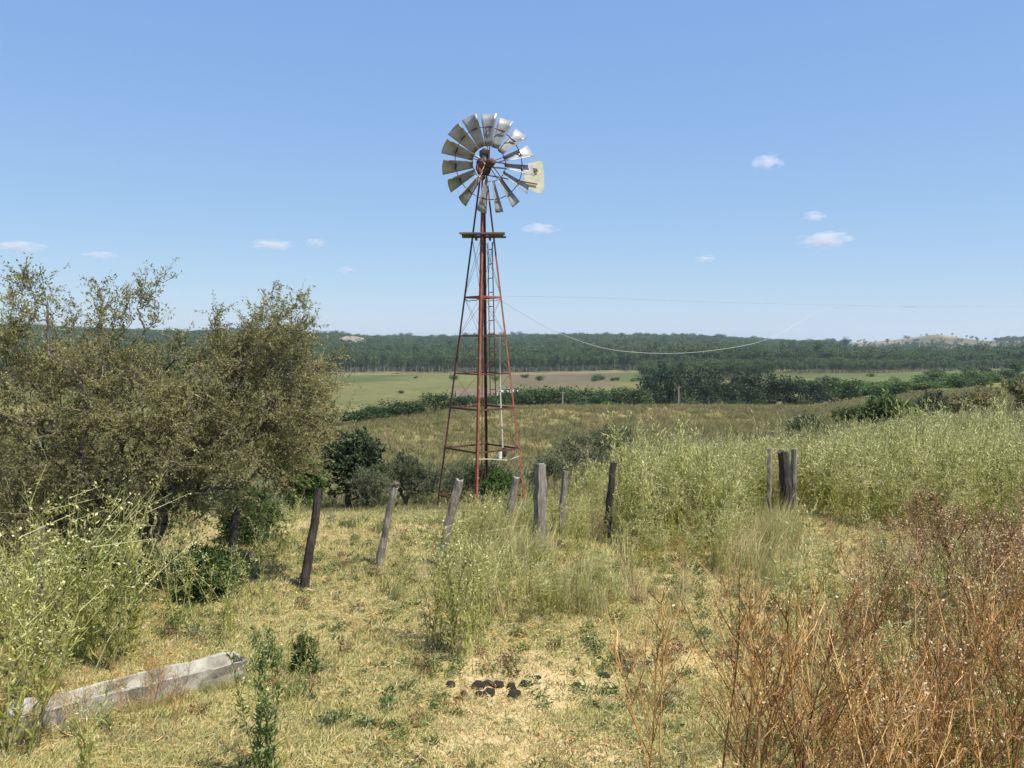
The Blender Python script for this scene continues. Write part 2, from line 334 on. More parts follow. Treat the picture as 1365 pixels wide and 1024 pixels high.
def build_ground():
    ang = np.concatenate([np.linspace(-math.pi, -.8, 40, endpoint=False), np.linspace(-.8, .8, 400), np.linspace(.8, math.pi, 41)[1:-1]])
    rad = np.concatenate([[.6], np.geomspace(1.2, 6300, 430)])
    A, Rr = np.meshgrid(ang, rad, indexing='ij'); x = Rr * np.sin(A); y = Rr * np.cos(A); z = H(x, y)
    na, nr = A.shape; V = np.stack([x, y, z], -1).reshape(-1, 3)
    i = np.arange(na)[:, None]; j = np.arange(nr - 1)[None]; i2 = (i + 1) % na
    Fc = np.stack([i * nr + j, i2 * nr + j, i2 * nr + j + 1, i * nr + j + 1], -1).reshape(-1, 4)[:, ::-1]
    mb = MB(); mb.add(V, Fc, .5)
    c0 = len(V); V0 = np.concatenate([V[np.arange(na) * nr], [[0, 0, hz(0, 0.1)]]]); k = np.arange(na)
    mb.add(V0, np.stack([(k + 1) % na, k, np.full(na, na)], 1)[:, ::-1], .5)
    o = mb.build('ground', ground_mat, smooth=True)
    me = o.data; n = len(me.vertices); co = np.zeros(n * 3, np.float32); me.vertices.foreach_get('co', co); co = co.reshape(-1, 3); x, y = co[:, 0], co[:, 1]
    r = np.hypot(x, y); Y = np.where(y > 1, y, r); px = CX + F * x / np.maximum(Y, 1)
    col = lambda c: np.array(c)[None]
    mix = lambda a, b, t: a * (1 - t[:, None]) + b * t[:, None]
    grassc = mix(col((.27, .245, .08)) + 0 * co, col((.42, .32, .14)), fbm(x * .8, y * .8, 21))
    c = mix(grassc, col((.47, .355, .21)), bare_near(x, y))
    field = mix(col((.135, .145, .046)) + 0 * co, col((.235, .195, .085)), sstep(.35, .7, fbm(x * .035, y * .02, 41)))
    field = mix(field, col((.23, .15, .085)), sstep(.52, .72, fbm(x * .05 + 9, y * .03, 51)) * sstep(60, 90, Y) * .75)
    c = mix(c, field, sstep(15, 24, Y))
    far = mix(col((.078, .094, .032)) + 0 * co, col((.13, .13, .05)), sstep(.35, .65, fbm(x * .008, y * .005, 61)))
    far = mix(far, col((.10, .125, .038)), sstep(1050, 1250, px) * .8)
    c = mix(c, far, sstep(190, 300, Y))
    c = mix(c, col((.12, .092, .058)) + 0 * co, sstep(640, 690, px) * sstep(845, 800, px) * sstep(380, 420, Y) * sstep(720, 690, Y) * .8)
    c = mix(c, col((.20, .165, .10)) + 0 * co, sstep(650, 670, Y) * sstep(760, 720, Y) * .7)
    c = mix(c, col((.045, .07, .026)) + 0 * co, forest_mask(x, y) * sstep(700, 760, Y))
    bald = sstep(1110, 1150, px) * sstep(1330, 1400, Y)
    hillc = mix(col((.105, .095, .055)) + 0 * co, col((.33, .245, .175)), sstep(.46, .62, fbm(x * .018, y * .010, 71)) * (.6 + .4 * fbm(x * .09, y * .05, 73)))
    c = mix(c, hillc, bald)
    at_ = me.attributes.new('cover', 'FLOAT_COLOR', 'POINT'); at_.data.foreach_set('color', np.concatenate([c, np.ones((n, 1))], 1).astype(np.float32).ravel())
    tag(o, 'dry grassy ground sloping down into the wide valley', None, None, 'structure')
    return o
build_ground()

# ------------------------------------------------------------------ scatter (stuff only): instances picked on points
def scatter(name, protos, pos, rotz, tilt, scl, label, cat=None):
    n = len(pos); me = bpy.data.meshes.new(name + '_points'); me.vertices.add(n); me.vertices.foreach_set('co', np.asarray(pos, np.float32).ravel())
    rot = np.stack([rng.normal(0, 1, n) * tilt, rng.normal(0, 1, n) * tilt, rotz], 1)
    scl = np.asarray(scl, float); scl = np.repeat(scl[:, None], 3, 1) if scl.ndim == 1 else scl
    for nm, ty, key, val in (('rot', 'FLOAT_VECTOR', 'vector', rot), ('scl', 'FLOAT_VECTOR', 'vector', scl), ('idx', 'INT', 'value', rng.integers(0, len(protos), n))):
        a = me.attributes.new(nm, ty, 'POINT'); a.data.foreach_set(key, np.ascontiguousarray(val, np.int32 if ty == 'INT' else np.float32).ravel())
    o = link_mesh(name, me); t = bpy.data.node_groups.new(name, 'GeometryNodeTree')
    t.interface.new_socket('Geometry', in_out='INPUT', socket_type='NodeSocketGeometry'); t.interface.new_socket('Geometry', in_out='OUTPUT', socket_type='NodeSocketGeometry')
    N, L = t.nodes, t.links; gi = N.new('NodeGroupInput'); go = N.new('NodeGroupOutput'); ip = N.new('GeometryNodeInstanceOnPoints'); jn = N.new('GeometryNodeJoinGeometry')
    for p in protos:
        oi = N.new('GeometryNodeObjectInfo'); oi.inputs['Object'].default_value = p; gt = N.new('GeometryNodeGeometryToInstance')
        L.new(oi.outputs['Geometry'], gt.inputs[0]); L.new(gt.outputs[0], jn.inputs[0])
    def attr(nm, ty):
        a = N.new('GeometryNodeInputNamedAttribute'); a.data_type = ty; a.inputs['Name'].default_value = nm; return a.outputs['Attribute']
    L.new(gi.outputs[0], ip.inputs['Points']); L.new(jn.outputs[0], ip.inputs['Instance']); ip.inputs['Pick Instance'].default_value = True
    L.new(attr('idx', 'INT'), ip.inputs['Instance Index']); L.new(attr('rot', 'FLOAT_VECTOR'), ip.inputs['Rotation']); L.new(attr('scl', 'FLOAT_VECTOR'), ip.inputs['Scale'])
    L.new(ip.outputs[0], go.inputs[0])
    md = o.modifiers.new('scatter', 'NODES'); md.node_group = t
    return tag(o, label, cat, None, 'stuff')
def proto(mb, name, mats):                                    # source shape of a scatter: kept out of the scene
    return bpy.data.objects.new(name, mb.mesh(name, mats))
def fan(n, umin, umax, ymin, ymax, power=1.0):                # points over the ground in front of the camera
    y = (ymin ** power + rng.random(n) * (ymax ** power - ymin ** power)) ** (1 / power); u = umin + rng.random(n) * (umax - umin)
    return u * y, y

# ------------------------------------------------------------------ plants
def rdir(n, up=0.0):
    d = rng.normal(size=(n, 3)); d[:, 2] += up; return d / np.linalg.norm(d, axis=1, keepdims=True)

def grass_tuft(n, h, spread, w_, lean=.5):
    mb = MB(); a = rng.random(n) * 6.283; r0 = spread * np.sqrt(rng.random(n)); P = np.stack([np.cos(a) * r0, np.sin(a) * r0, np.zeros(n) - .01], 1)
    hh = h * (.45 + .65 * rng.random(n)); ln = lean * rng.random(n) * hh; b = rng.random(n) * 6.283
    mid = P + np.stack([np.cos(b) * ln * .35, np.sin(b) * ln * .35, hh * .6], 1); tip = P + np.stack([np.cos(b) * ln, np.sin(b) * ln, hh], 1)
    s = np.stack([-np.sin(b + 1), np.cos(b + 1), 0 * b], 1) * (w_ * (.6 + .7 * rng.random(n)))[:, None] * .5
    V = np.stack([P - s, P + s, mid + s * .75, tip, mid - s * .75], 1).reshape(-1, 3); k = np.arange(n)[:, None] * 5; rv = np.repeat(rng.random(n), 5)
    Fq = k + np.array([[0, 1, 2, 4]]); Ft = k + np.array([[4, 2, 3]])
    mb.add(V, Fq, rv); mb.f3.append(Ft); mb.m3.append(np.zeros(n)); return mb

def stem_path(h, lean, n=6, wob=.03):
    t = np.linspace(0, 1, n); a = rng.random() * 6.283; b = rng.random() * 6.283
    return np.stack([lean * h * t ** 1.7 * math.cos(a) + wob * h * np.sin(t * 4 + b), lean * h * t ** 1.7 * math.sin(a) + wob * h * np.cos(t * 5 + b), h * t], 1)
def along(P, t):
    i = np.minimum((t * (len(P) - 1)).astype(int), len(P) - 2); f = (t * (len(P) - 1) - i)[:, None]; return P[i] * (1 - f) + P[i + 1] * f

def tall_weed(h=1.4, stems=3, leaves=34, branches=7, lean=.15, leafL=.10, leafW=.016, heads=3, low=.06, plume=0):
    """stems, leaves and pale seed heads of an upright flowering weed: three builders"""
    S, Lf, Hd = MB(), MB(), MB()
    for k in range(stems):
        hh = h * (.72 + .36 * rng.random()); P = stem_path(hh, lean * (.4 + rng.random())); P[:, :2] += rng.normal(0, .05, 2)
        S.sticks(P[:-1], P[1:], np.linspace(.0065, .003, len(P) - 1), np.linspace(.006, .002, len(P) - 1), 3, rnd=rng.random())
        t = low + (1 - low) * rng.random(leaves) ** .85 * .85; B = along(P, t); D = rdir(leaves, 1.3)
        Lf.leaves(B, D, leafL * (1.25 - .7 * t) * (.6 + .8 * rng.random(leaves)), leafW * (1.2 - .5 * t), fold=.1)
        tb = .5 + .48 * rng.random(branches); B = along(P, tb); D = rdir(branches, 1.3); Lb = hh * (.1 + .22 * rng.random(branches))
        E = B + D * Lb[:, None]; S.sticks(B, E, .003, .0015, 3)
        q = np.repeat(np.arange(branches), heads); tt = .35 + .7 * rng.random(len(q)); hp = B[q] + (E - B)[q] * tt[:, None] + rng.normal(0, .022, (len(q), 3))
        for kk in range(2): Hd.leaves(hp, rdir(len(q), .8), .014 + .018 * rng.random(len(q)), .008 + .010 * rng.random(len(q)))
        if plume: Hd.leaves(hp, D[q] * .8 + rdir(len(q), 1.0) * .5, plume * (.6 + .8 * rng.random(len(q))), .014)
        Lf.leaves(B[q] + (E - B)[q] * (tt * .8)[:, None], rdir(len(q), .6), .05, .009)
    return S, Lf, Hd

def dry_weed(h=1.3, branches=9, sub=5, pods=3, lean=.12, thick=.006, leaves=0):
    S, Hd = MB(), MB()
    P = stem_path(h, lean, 7, .025); S.sticks(P[:-1], P[1:], np.linspace(thick, thick * .5, 6), np.linspace(thick * .93, thick * .4, 6), 4, rnd=rng.random())
    t = .22 + .75 * rng.random(branches); B = along(P, t); D = rdir(branches, .0); D[:, 2] = .9 + .8 * rng.random(branches); D /= np.linalg.norm(D, axis=1, keepdims=True)
    Lb = h * (1.05 - t) * (.45 + .5 * rng.random(branches)); M_ = B + D * Lb[:, None] * .5; D2 = D + rdir(branches, .6) * .35; D2 /= np.linalg.norm(D2, axis=1, keepdims=True); E = M_ + D2 * Lb[:, None] * .5
    rb = rng.random(branches); S.sticks(B, M_, thick * .6, thick * .45, 3, rnd=rb); S.sticks(M_, E, thick * .45, thick * .25, 3, rnd=rb)
    q = np.repeat(np.arange(branches), sub); f = rng.random(len(q))[:, None]; B2 = np.where(f < .5, B[q] + (M_ - B)[q] * f * 2, M_[q] + (E - M_)[q] * (f * 2 - 1)); D3 = D[q] + rdir(len(q), .5) * .8; D3 /= np.linalg.norm(D3, axis=1, keepdims=True)
    E2 = B2 + D3 * (.06 + .13 * rng.random(len(q)))[:, None]; S.sticks(B2, E2, thick * .3, thick * .18, 3)
    if pods:
        q2 = np.repeat(np.arange(len(q)), pods); hp = B2[q2] + (E2 - B2)[q2] * (.5 + .55 * rng.random(len(q2)))[:, None]
        Hd.leaves(hp, rdir(len(q2), .3), .012 + .02 * rng.random(len(q2)), .008 + .01 * rng.random(len(q2)))
    if leaves:
        tl = .1 + .8 * rng.random(leaves); Hd.leaves(along(P, tl), rdir(leaves, .2), .05 + .05 * rng.random(leaves), .012)
    return S, Hd

def grow(att, start):
    """join the points to the nearest already-joined one (short ways back to the root preferred)"""
    nodes = [np.asarray(p, float) for p in start]; par = [-1] + list(range(len(start) - 1)); dist = [0.0]
    for i in range(1, len(start)): dist.append(dist[-1] + np.linalg.norm(nodes[i] - nodes[i - 1]))
    att = np.asarray(att, float); order = np.argsort(np.linalg.norm(att - nodes[-1], axis=1)); NP = np.zeros((len(att) + len(start), 3)); DD = np.full(len(NP), 1e9)
    NP[:len(start)] = nodes; DD[:len(start)] = dist; n = len(start)
    for k in order:
        p = att[k]; d = np.linalg.norm(NP[:n] - p, axis=1); c = d + .32 * DD[:n]; c[0] += 5; j = int(np.argmin(c)); NP[n] = p; DD[n] = DD[j] + d[j]; par.append(j); n += 1
    par = np.array(par); cnt = np.ones(n)
    for i in range(n - 1, 0, -1):
        if par[i] >= 0: cnt[par[i]] += cnt[i]
    return NP[:n], par, cnt

def crown_points(n, blobs):
    """points inside a union of ellipsoids (centre, radii, weight), denser to the outside"""
    wts = np.array([b[2] for b in blobs], float); ch = rng.choice(len(blobs), n, p=wts / wts.sum()); d = rdir(n); rr = rng.random(n) ** .42
    return np.array([blobs[c][0] for c in ch]) + d * rr[:, None] * np.array([blobs[c][1] for c in ch])

def woody(att, start, tip=.004, rmax=.12, twigs=4, twigL=.28, nleaf=12, leafL=.03, leafW=.014, upb=.35, expo=.5):
    """wood (limbs), twigs and leaves of a shrub or tree: three builders"""
    NP, par, cnt = grow(att, start); W, T, Lf = MB(), MB(), MB()
    rad = np.minimum(tip * cnt ** expo, rmax); i = np.arange(1, len(NP)); thick = rad[i] > tip * 2.3
    big = i[thick]; sm = i[~thick]
    mid = lambda k: (NP[k] + NP[par[k]]) / 2 + rng.normal(0, 1, (len(k), 3)) * (np.linalg.norm(NP[k] - NP[par[k]], axis=1) * .07)[:, None]
    for k, bld, sd_ in ((big, W, 6), (sm, T, 3)):
        if len(k):
            m_ = mid(k); ra = np.minimum(rad[par[k]], rad[k] * 1.35); bld.sticks(NP[par[k]], m_, ra, rad[k], sd_); bld.sticks(m_, NP[k], rad[k], rad[k], sd_)
    tips = np.arange(len(start), len(NP)); tips = tips[cnt[tips] < 8]
    q = np.repeat(tips, twigs); out = NP[q] - NP[:, :].mean(0); out /= np.linalg.norm(out, axis=1, keepdims=True) + 1e-9
    D = rdir(len(q)) + out * .5 + np.array([0, 0, upb]); D /= np.linalg.norm(D, axis=1, keepdims=True); L_ = twigL * (.4 + .8 * rng.random(len(q)))
    A = NP[q] + rng.normal(0, .01, (len(q), 3)); E = A + D * L_[:, None]; T.sticks(A, E, tip * .62, tip * .34, 3)
    q2 = np.repeat(np.arange(len(q)), nleaf); f = (.1 + .95 * rng.random(len(q2)))[:, None]; B = A[q2] + (E - A)[q2] * f + rng.normal(0, .008, (len(q2), 3))
    shade = np.clip(np.repeat(rng.random(len(tips)), twigs)[q2] * .45 + .55 * rng.random(len(q2)), 0, 1)
    Lf.leaves(B, rdir(len(q2), .3) + D[q2] * .5, leafL * (.6 + .8 * rng.random(len(q2))), leafW * (.7 + .6 * rng.random(len(q2))), rnd=shade, fold=.08)
    return W, T, Lf

# ------------------------------------------------------------------ the windmill
def windmill():
    feet = {'front': (-.854, 19.87), 'right': (.36, 20.9), 'back': (-.66, 22.13), 'left': (-1.905, 21.1)}
    base = Vector((-.76, 21.0, hz(-.76, 21.0))); top = Vector((-.70, 21.0, 7.05))
    root = empty('windmill', base, 'rusty red lattice windmill with galvanised wheel and folded tail vane', 'windmill')
    rel = lambda p: Vector(p) - base
    order = ['front', 'right', 'back', 'left']; F0 = {}; T0 = {}
    cen = Vector((-.765, 21.0, 0))
    for k in order:
        x, y = feet[k]; F0[k] = Vector((x, y, hz(x, y) - .12)); d = (Vector((x, y, 0)) - cen).normalized(); T0[k] = top + d * .085
    def leg_at(k, z): t = (z - F0[k].z) / (T0[k].z - F0[k].z); return F0[k].lerp(T0[k], t)
    for k in order:                                           # angle-iron legs: two flanges each
        mb = MB(); a, b = rel(F0[k]), rel(T0[k]); out = (F0[k] - cen); out.z = 0; out.normalize(); side = Vector((-out.y, out.x, 0))
        wd, th = (.05, .009) if k in ('front', 'back') else (.038, .008)
        for sgn in (1, -1):
            dr = (side * sgn - out).normalized(); nr = (side * sgn + out).normalized()
            V = []
            for p in (a, b):
                for s_, n_ in ((0, 0), (wd, 0), (wd, th), (0, th)): V.append(p + dr * s_ + nr * n_ * 1.0 + out * .004 * sgn)
            mb.add(V, [[0, 1, 5, 4], [1, 2, 6, 5], [2, 3, 7, 6], [3, 0, 4, 7], [0, 3, 2, 1], [4, 5, 6, 7]])
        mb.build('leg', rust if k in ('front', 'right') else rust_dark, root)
        fb = MB(); fb.box(rel(F0[k]) + Vector((0, 0, .10)), (.2, .2, .14)); fb.build('footing', concrete, root)
    zs = [4.08, 3.13, 2.2, 1.35, .34, -.85]
    for zi, z in enumerate(zs):
        for i in range(4):
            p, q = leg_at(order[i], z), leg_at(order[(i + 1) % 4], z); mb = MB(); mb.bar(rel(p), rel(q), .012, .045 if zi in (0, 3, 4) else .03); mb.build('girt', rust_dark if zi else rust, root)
    hoops = MB()                                              # bowed straps hanging below the upper girts
    for i in (0, 3):
        p, q = leg_at(order[i], 4.07), leg_at(order[(i + 1) % 4], 4.07); t = np.linspace(0, 1, 9); pts = [rel(p.lerp(q, u) + Vector((0, 0, -.10 * math.sin(math.pi * u) * (1 + .3 * math.sin(9 * u))))) for u in t]
        hoops.tube(pts, .011, 5)
    hoops.build('bowed_strap', rust, root)
    lv = [5.55] + zs
    for a in range(len(lv) - 1):                              # thin crossed brace rods on each face
        for i in range(4):
            if (a + i) % 2 and a > 2: continue
            for s_ in (0, 1):
                p = leg_at(order[(i + s_) % 4], lv[a]); q = leg_at(order[(i + 1 - s_) % 4], lv[a + 1]); off = (((p + q) / 2) - cen); off.z = 0; off = off.normalized() * (.006 if s_ else -.006)
                mb = MB(); mb.sticks([rel(p + off)], [rel(q + off)], .0042, .0042, 4); mb.build('brace', rust_dark, root)
    # platform under the wheel
    plat = MB(); zc = 5.6
    for s_ in (-1, 1): plat.bar(rel((-.72 + s_ * .17, 20.55, zc - .05)), rel((-.72 + s_ * .17, 21.45, zc - .05)), .05, .06)
    po = plat.build('platform', rust_dark, root)
    for j, y in enumerate((-.40, -.24, .24, .40)):
        mb = MB(); mb.box(rel((-.72 + .02 * (j % 2), 21 + y, zc + .002 * j)), (1.10 - .05 * (j % 3), .135, .035)); mb.build('plank', plank_wood, po)
    for s_ in (-1, 1):
        mb = MB(); mb.box(rel((-.72 + s_ * .36, 21, zc)), (.30, .30, .035)); mb.build('plank', plank_wood, po)
    # ladder on the back right face
    lad = MB(); la, lb = leg_at('back', 5.45).lerp(leg_at('right', 5.45), .42), leg_at('back', 1.6).lerp(leg_at('right', 1.6), .22)
    sdv = (F0['right'] - F0['back']); sdv.z = 0; sdv = sdv.normalized() * .11
    lo = Vector((.03, .06, 0))
    for s_ in (-1, 1): lad.bar(rel(la + sdv * s_ * .8 + lo), rel(lb + sdv * s_ + lo), .02, .03)
    lo_ = lad.build('ladder', rust_dark, root)
    for k in range(11):
        t = (k + .5) / 11; c = la.lerp(lb, t) + lo; mb = MB(); mb.bar(rel(c - sdv * (.8 + .2 * t)), rel(c + sdv * (.8 + .2 * t)), .016, .02); mb.build('rung', rust, lo_)
    # mast, pump rod, pale riser pipe, valve with a white can
    mb = MB(); mb.tube([rel((-.70, 21, 7.5)), rel((-.705, 21, 6.2)), rel((-.72, 21, 4.6)), rel((-.735, 21.02, 3.1))], [.034, .032, .028, .022], 10); mb.build('mast', rust_dark, root, smooth=False)
    mb = MB(); mb.tube([rel((-.735, 21.02, 3.1)), rel((-.76, 21.02, -1.0))], .013, 6); mb.build('pump_rod', rust_dark, root)
    mb = MB(); mb.tube([rel(p) for p in ((-.30, 21.05, 3.2), (-.29, 21.05, 1.7), (-.26, 21.04, 1.0), (-.23, 21.02, .34))], .017, 8); mb.build('riser_pipe', pipe_pale, root)
    mb = MB(); mb.tube([rel((-.94, 20.6, .12)), rel((-.5, 20.75, .10)), rel((-.1, 20.9, .05)), rel((.2, 20.9, .16))], .011, 6); mb.build('water_pipe', pipe_pale, root)
    mb = MB(); mb.tube([rel((-.19, 20.95, .36)), rel((-.19, 20.95, .20)), rel((-.19, 20.95, .12))], [.05, .055, .03], 10); mb.build('valve', iron, root)
    mb = MB(); mb.tube([rel((-.30, 20.9, .285)), rel((-.30, 20.9, .275)), rel((-.30, 20.9, .10)), rel((-.30, 20.9, .095))], [.035, .055, .05, .035], 14); mb.build('can', white_paint, root)
    # head: gearbox, hood, red brake drum
    hub = Vector((-.70, 21.0, 7.27)); ya = R(22); ax = Vector((math.sin(ya), -math.cos(ya), 0)); e1 = Vector((math.cos(ya), math.sin(ya), 0)); e2 = Vector((0, 0, 1))
    gx = MB()
    Mh = np.array(Matrix((e1, -ax, e2)).transposed())
    prof = [(-.20, .07), (-.18, .15), (-.05, .19), (.12, .18), (.2, .12), (.24, .05)]
    gx.tube([rel(hub + ax * (.02) + e2 * p) for p, _ in prof], [r_ for _, r_ in prof], 12)
    gx.build('gearbox', iron, root, smooth=True)
    hd = MB(); hd.box(rel(hub + e2 * .27 + e1 * .02 + ax * .02), (.19, .22, .24), Mh); hd.tube([rel(hub + e2 * .38 + e1 * .02 + ax * .02), rel(hub + e2 * .44 + e1 * .02 + ax * .02)], [.09, .04], 8); hd.build('hood', iron, root)
    dr = MB(); dr.tube([rel(hub + ax * .20 - e2 * .07 - e1 * .12), rel(hub + ax * .12 - e2 * .07 - e1 * .12)], [.12, .13], 16); dr.build('brake_drum', rust, root)
    cr = MB(); cr.bar(rel(hub + ax * .24 + e2 * .2 - e1 * .25), rel(hub + ax * .26 - e2 * .02), .03, .04); cr.bar(rel(hub + ax * .23 + e2 * .04 - e1 * .02), rel(hub + ax * .23 - e2 * .42 - e1 * .24), .03, .03); cr.build('brake_lever', pipe_pale, root)
    # wheel: hub, ten spokes, two rims, fifteen cambered blades
    wc = hub + ax * .45; RO, RI = 1.17, .41
    wh = MB(); wh.tube([rel(hub + ax * .12), rel(hub + ax * .40), rel(wc), rel(wc + ax * .12), rel(wc + ax * .17)], [.05, .06, .11, .10, .04], 12)
    who = wh.build('wheel', rust_dark, root, smooth=False)
    pol = lambda r_, th, d=0: wc + (e1 * math.cos(th) + e2 * math.sin(th)) * r_ + ax * d
    for rr, nm in ((.43, 'inner_rim'), (.86, 'outer_rim')):
        mb = MB(); th = np.linspace(0, 2 * math.pi, 61); mb.tube([rel(pol(rr, t, -.05)) for t in th], .011, 5, cap=False); mb.build(nm, rust_dark, who)
    for k in range(5):
        th = R(20 + 72 * k)
        for s_, d in ((.07, .0), (-.07, -.09)):
            mb = MB(); mb.sticks([rel(pol(.08, th + s_ * 4, d))], [rel(pol(.86, th + s_, -.05))], .012, .010, 5); mb.build('spoke', rust_dark, who)
    # one blade mesh in its own frame: x radial, y chord, z towards the gearbox side
    ns, nc = 6, 7; p = R(35); V = []
    for i in range(ns):
        f = i / (ns - 1); r_ = RI + (RO - RI) * f; cw = .19 + .20 * f; pp = p + R(7) * (1 - f)
        for j in range(nc):
            s_ = j / (nc - 1) - .5; cam_ = (.25 - s_ * s_) * .18 * cw * 2.0
            c_ = s_ * cw; V.append((r_ + (.012 * math.cos(s_ * 3) if i == ns - 1 else 0), c_ * math.cos(pp) - cam_ * -math.sin(pp) * -1, -c_ * math.sin(pp) - cam_ * math.cos(pp)))
    V = np.array(V); nv = len(V); V2 = V + np.array([0, 0, -.004]); Fq = []
    for i in range(ns - 1):
        for j in range(nc - 1): q = [i * nc + j, (i + 1) * nc + j, (i + 1) * nc + j + 1, i * nc + j + 1]; Fq.append(q); Fq.append([nv + c for c in q[::-1]])
    edge = [i * nc for i in range(ns)] + [(ns - 1) * nc + j for j in range(1, nc)] + [i * nc + nc - 1 for i in range(ns - 2, -1, -1)] + [j for j in range(nc - 2, 0, -1)]
    for a, b in zip(edge, edge[1:] + edge[:1]): Fq.append([b, a, nv + a, nv + b])
    mb = MB(); mb.add(np.vstack([V, V2]), Fq); bme = mb.mesh('blade', galv, smooth=True)
    bb = MB(); bb.box((.86, .01, .025), (.028, .17, .02), np.array(Matrix.Rotation(-p, 3, 'X'))); brm = bb.mesh('bracket', iron)
    for k in range(15):
        th = R(92 - 24 * k + rng.normal(0, 1.2)); ra = e1 * math.cos(th) + e2 * math.sin(th); ta = -e1 * math.sin(th) + e2 * math.cos(th)
        M = Matrix((ra, ta, ax)).transposed().to_4x4(); M.translation = rel(wc - ax * .05); M = M @ Matrix.Rotation(R(rng.normal(0, 2.5)), 4, 'X')
        for nm, me in (('blade', bme), ('blade_bracket', brm)):
            o = link_mesh(nm, me, who); o.matrix_local = M
    # tail, folded beside the wheel
    tl = MB(); q0 = hub - ax * .14
    tl.bar(rel(q0 + e2 * .03 + e1 * .05), rel(q0 + e1 * 1.52 + e2 * .03), .016, .035); tl.bar(rel(q0 + e2 * .20 + e1 * .05), rel(q0 + e1 * 1.50 + e2 * .07), .016, .03); tl.bar(rel(q0 - e2 * .16 + e1 * .05), rel(q0 + e1 * 1.50 - e2 * .30), .016, .03)
    to = tl.build('tail', rust_dark, root)
    out = [(1.14, .17), (1.58, .30), (1.66, .27), (1.70, -.02), (1.71, -.35), (1.64, -.50), (1.55, -.53), (1.14, -.36)]
    vb = MB(); vv = [rel(q0 + e1 * a + e2 * b - ax * (.03 + d)) for d in (0, .004) for a, b in out]; n = len(out); me = bpy.data.meshes.new('vane')
    me.from_pydata([tuple(v) for v in vv], [], [list(range(n))[::-1], list(range(n, 2 * n))] + [[i, (i + 1) % n, n + (i + 1) % n, n + i] for i in range(n)]); me.materials.append(vane_paint)
    link_mesh('vane', me, to)
    return leg_at
leg_at = windmill()

# ------------------------------------------------------------------ fence posts
def post(px0, py0, px1, py1, wpx, mat_, label, Y=None, dl=0.0, top='flat'):
    b = ground(px0, py0) if Y is None else foot(px0, Y); Yb = b.y; tp = at(px1, py1, Yb + dl); r_ = .86 * wpx / 2 / F * Yb
    n = 9; P = []; 
    for i in range(n):
        t = i / (n - 1); q = b.lerp(tp, t) + Vector((rng.normal(0, .006), rng.normal(0, .006), -.15 if i == 0 else 0)); P.append(q - b)
    mb = MB(); rad = r_ * (1.08 - .18 * np.linspace(0, 1, n) + rng.normal(0, .035, n)); mb.tube(P, rad, 9)
    V = np.concatenate(mb.v[:1]); k = len(V) // n                      # a weathered, uneven top and lengthwise ridges
    ridge = 1 + .12 * rng.normal(size=k)
    for i in range(n):
        c = np.array(P[i]); V[i * k:(i + 1) * k] = c + (V[i * k:(i + 1) * k] - c) * ridge[:, None]
    V[(n - 1) * k:, 2] += rng.normal(0, r_ * .16, k); mb.v[0] = V; mb.v[2][:k] = V[(n - 1) * k:]; mb.v[1][:k] = V[:k]
    o = mb.build('fence_post', mat_, None, b, smooth=False)
    return tag(o, label, 'fence post', 'old wooden fence posts')
post(50, 862, 52, 702, 15, post_wood, 'pale grey post almost lost among the tall weeds by the trough')
post(300, 792, 315, 678, 14, post_dark, 'dark post standing under the thorn tree branches')
post(404, 786, 426, 652, 13, post_dark, 'dark slim post leaning right, first one clear of the thorn tree')
p_red = post(504, 757, 526, 650, 11, post_wood, 'slim pale grey post leaning right with a reddish top')
post(584, 757, 612, 640, 14, post_wood, 'crooked grey post leaning right in front of the windmill')
post(672, 718, 689, 636, 12, post_wood, 'grey leaning post between the windmill and the thick upright post')
post(719, 737, 720, 618, 18, post_wood, 'thickest upright pale grey post beside the windmill foot')
post(746, 712, 754, 628, 11, post_wood, 'dim grey post right behind the thick upright one')
post(808, 720, 818, 616, 11, post_dark, 'thin dark post at the edge of the tall green weeds')
post(934, 690, 935, 605, 7, post_wood, 'faint thin grey stake half sunk in green weeds', Y=15.5)
post(1027, 690, 1026, 598, 7, post_wood, 'thin pale stake left of the paired dark posts', Y=14.6)
post(1054, 680, 1045, 603, 20, post_dark, 'dark thick post leaning left, front one of the pair', Y=14.3)
post(1060, 690, 1058, 598, 10, post_wood, 'pale upright post behind the dark leaning one', Y=14.9)
mb = MB(); tpz = at(527, 647, p_red.location.y); mb.tube([Vector((-.055, 0, -.01)), Vector((0, 0, .02)), Vector((.05, .01, .02))], [.02, .036, .02], 8); o = mb.build('post_cap', roof_mat, p_red); o.location = tpz - p_red.location + Vector((0, 0, .0))

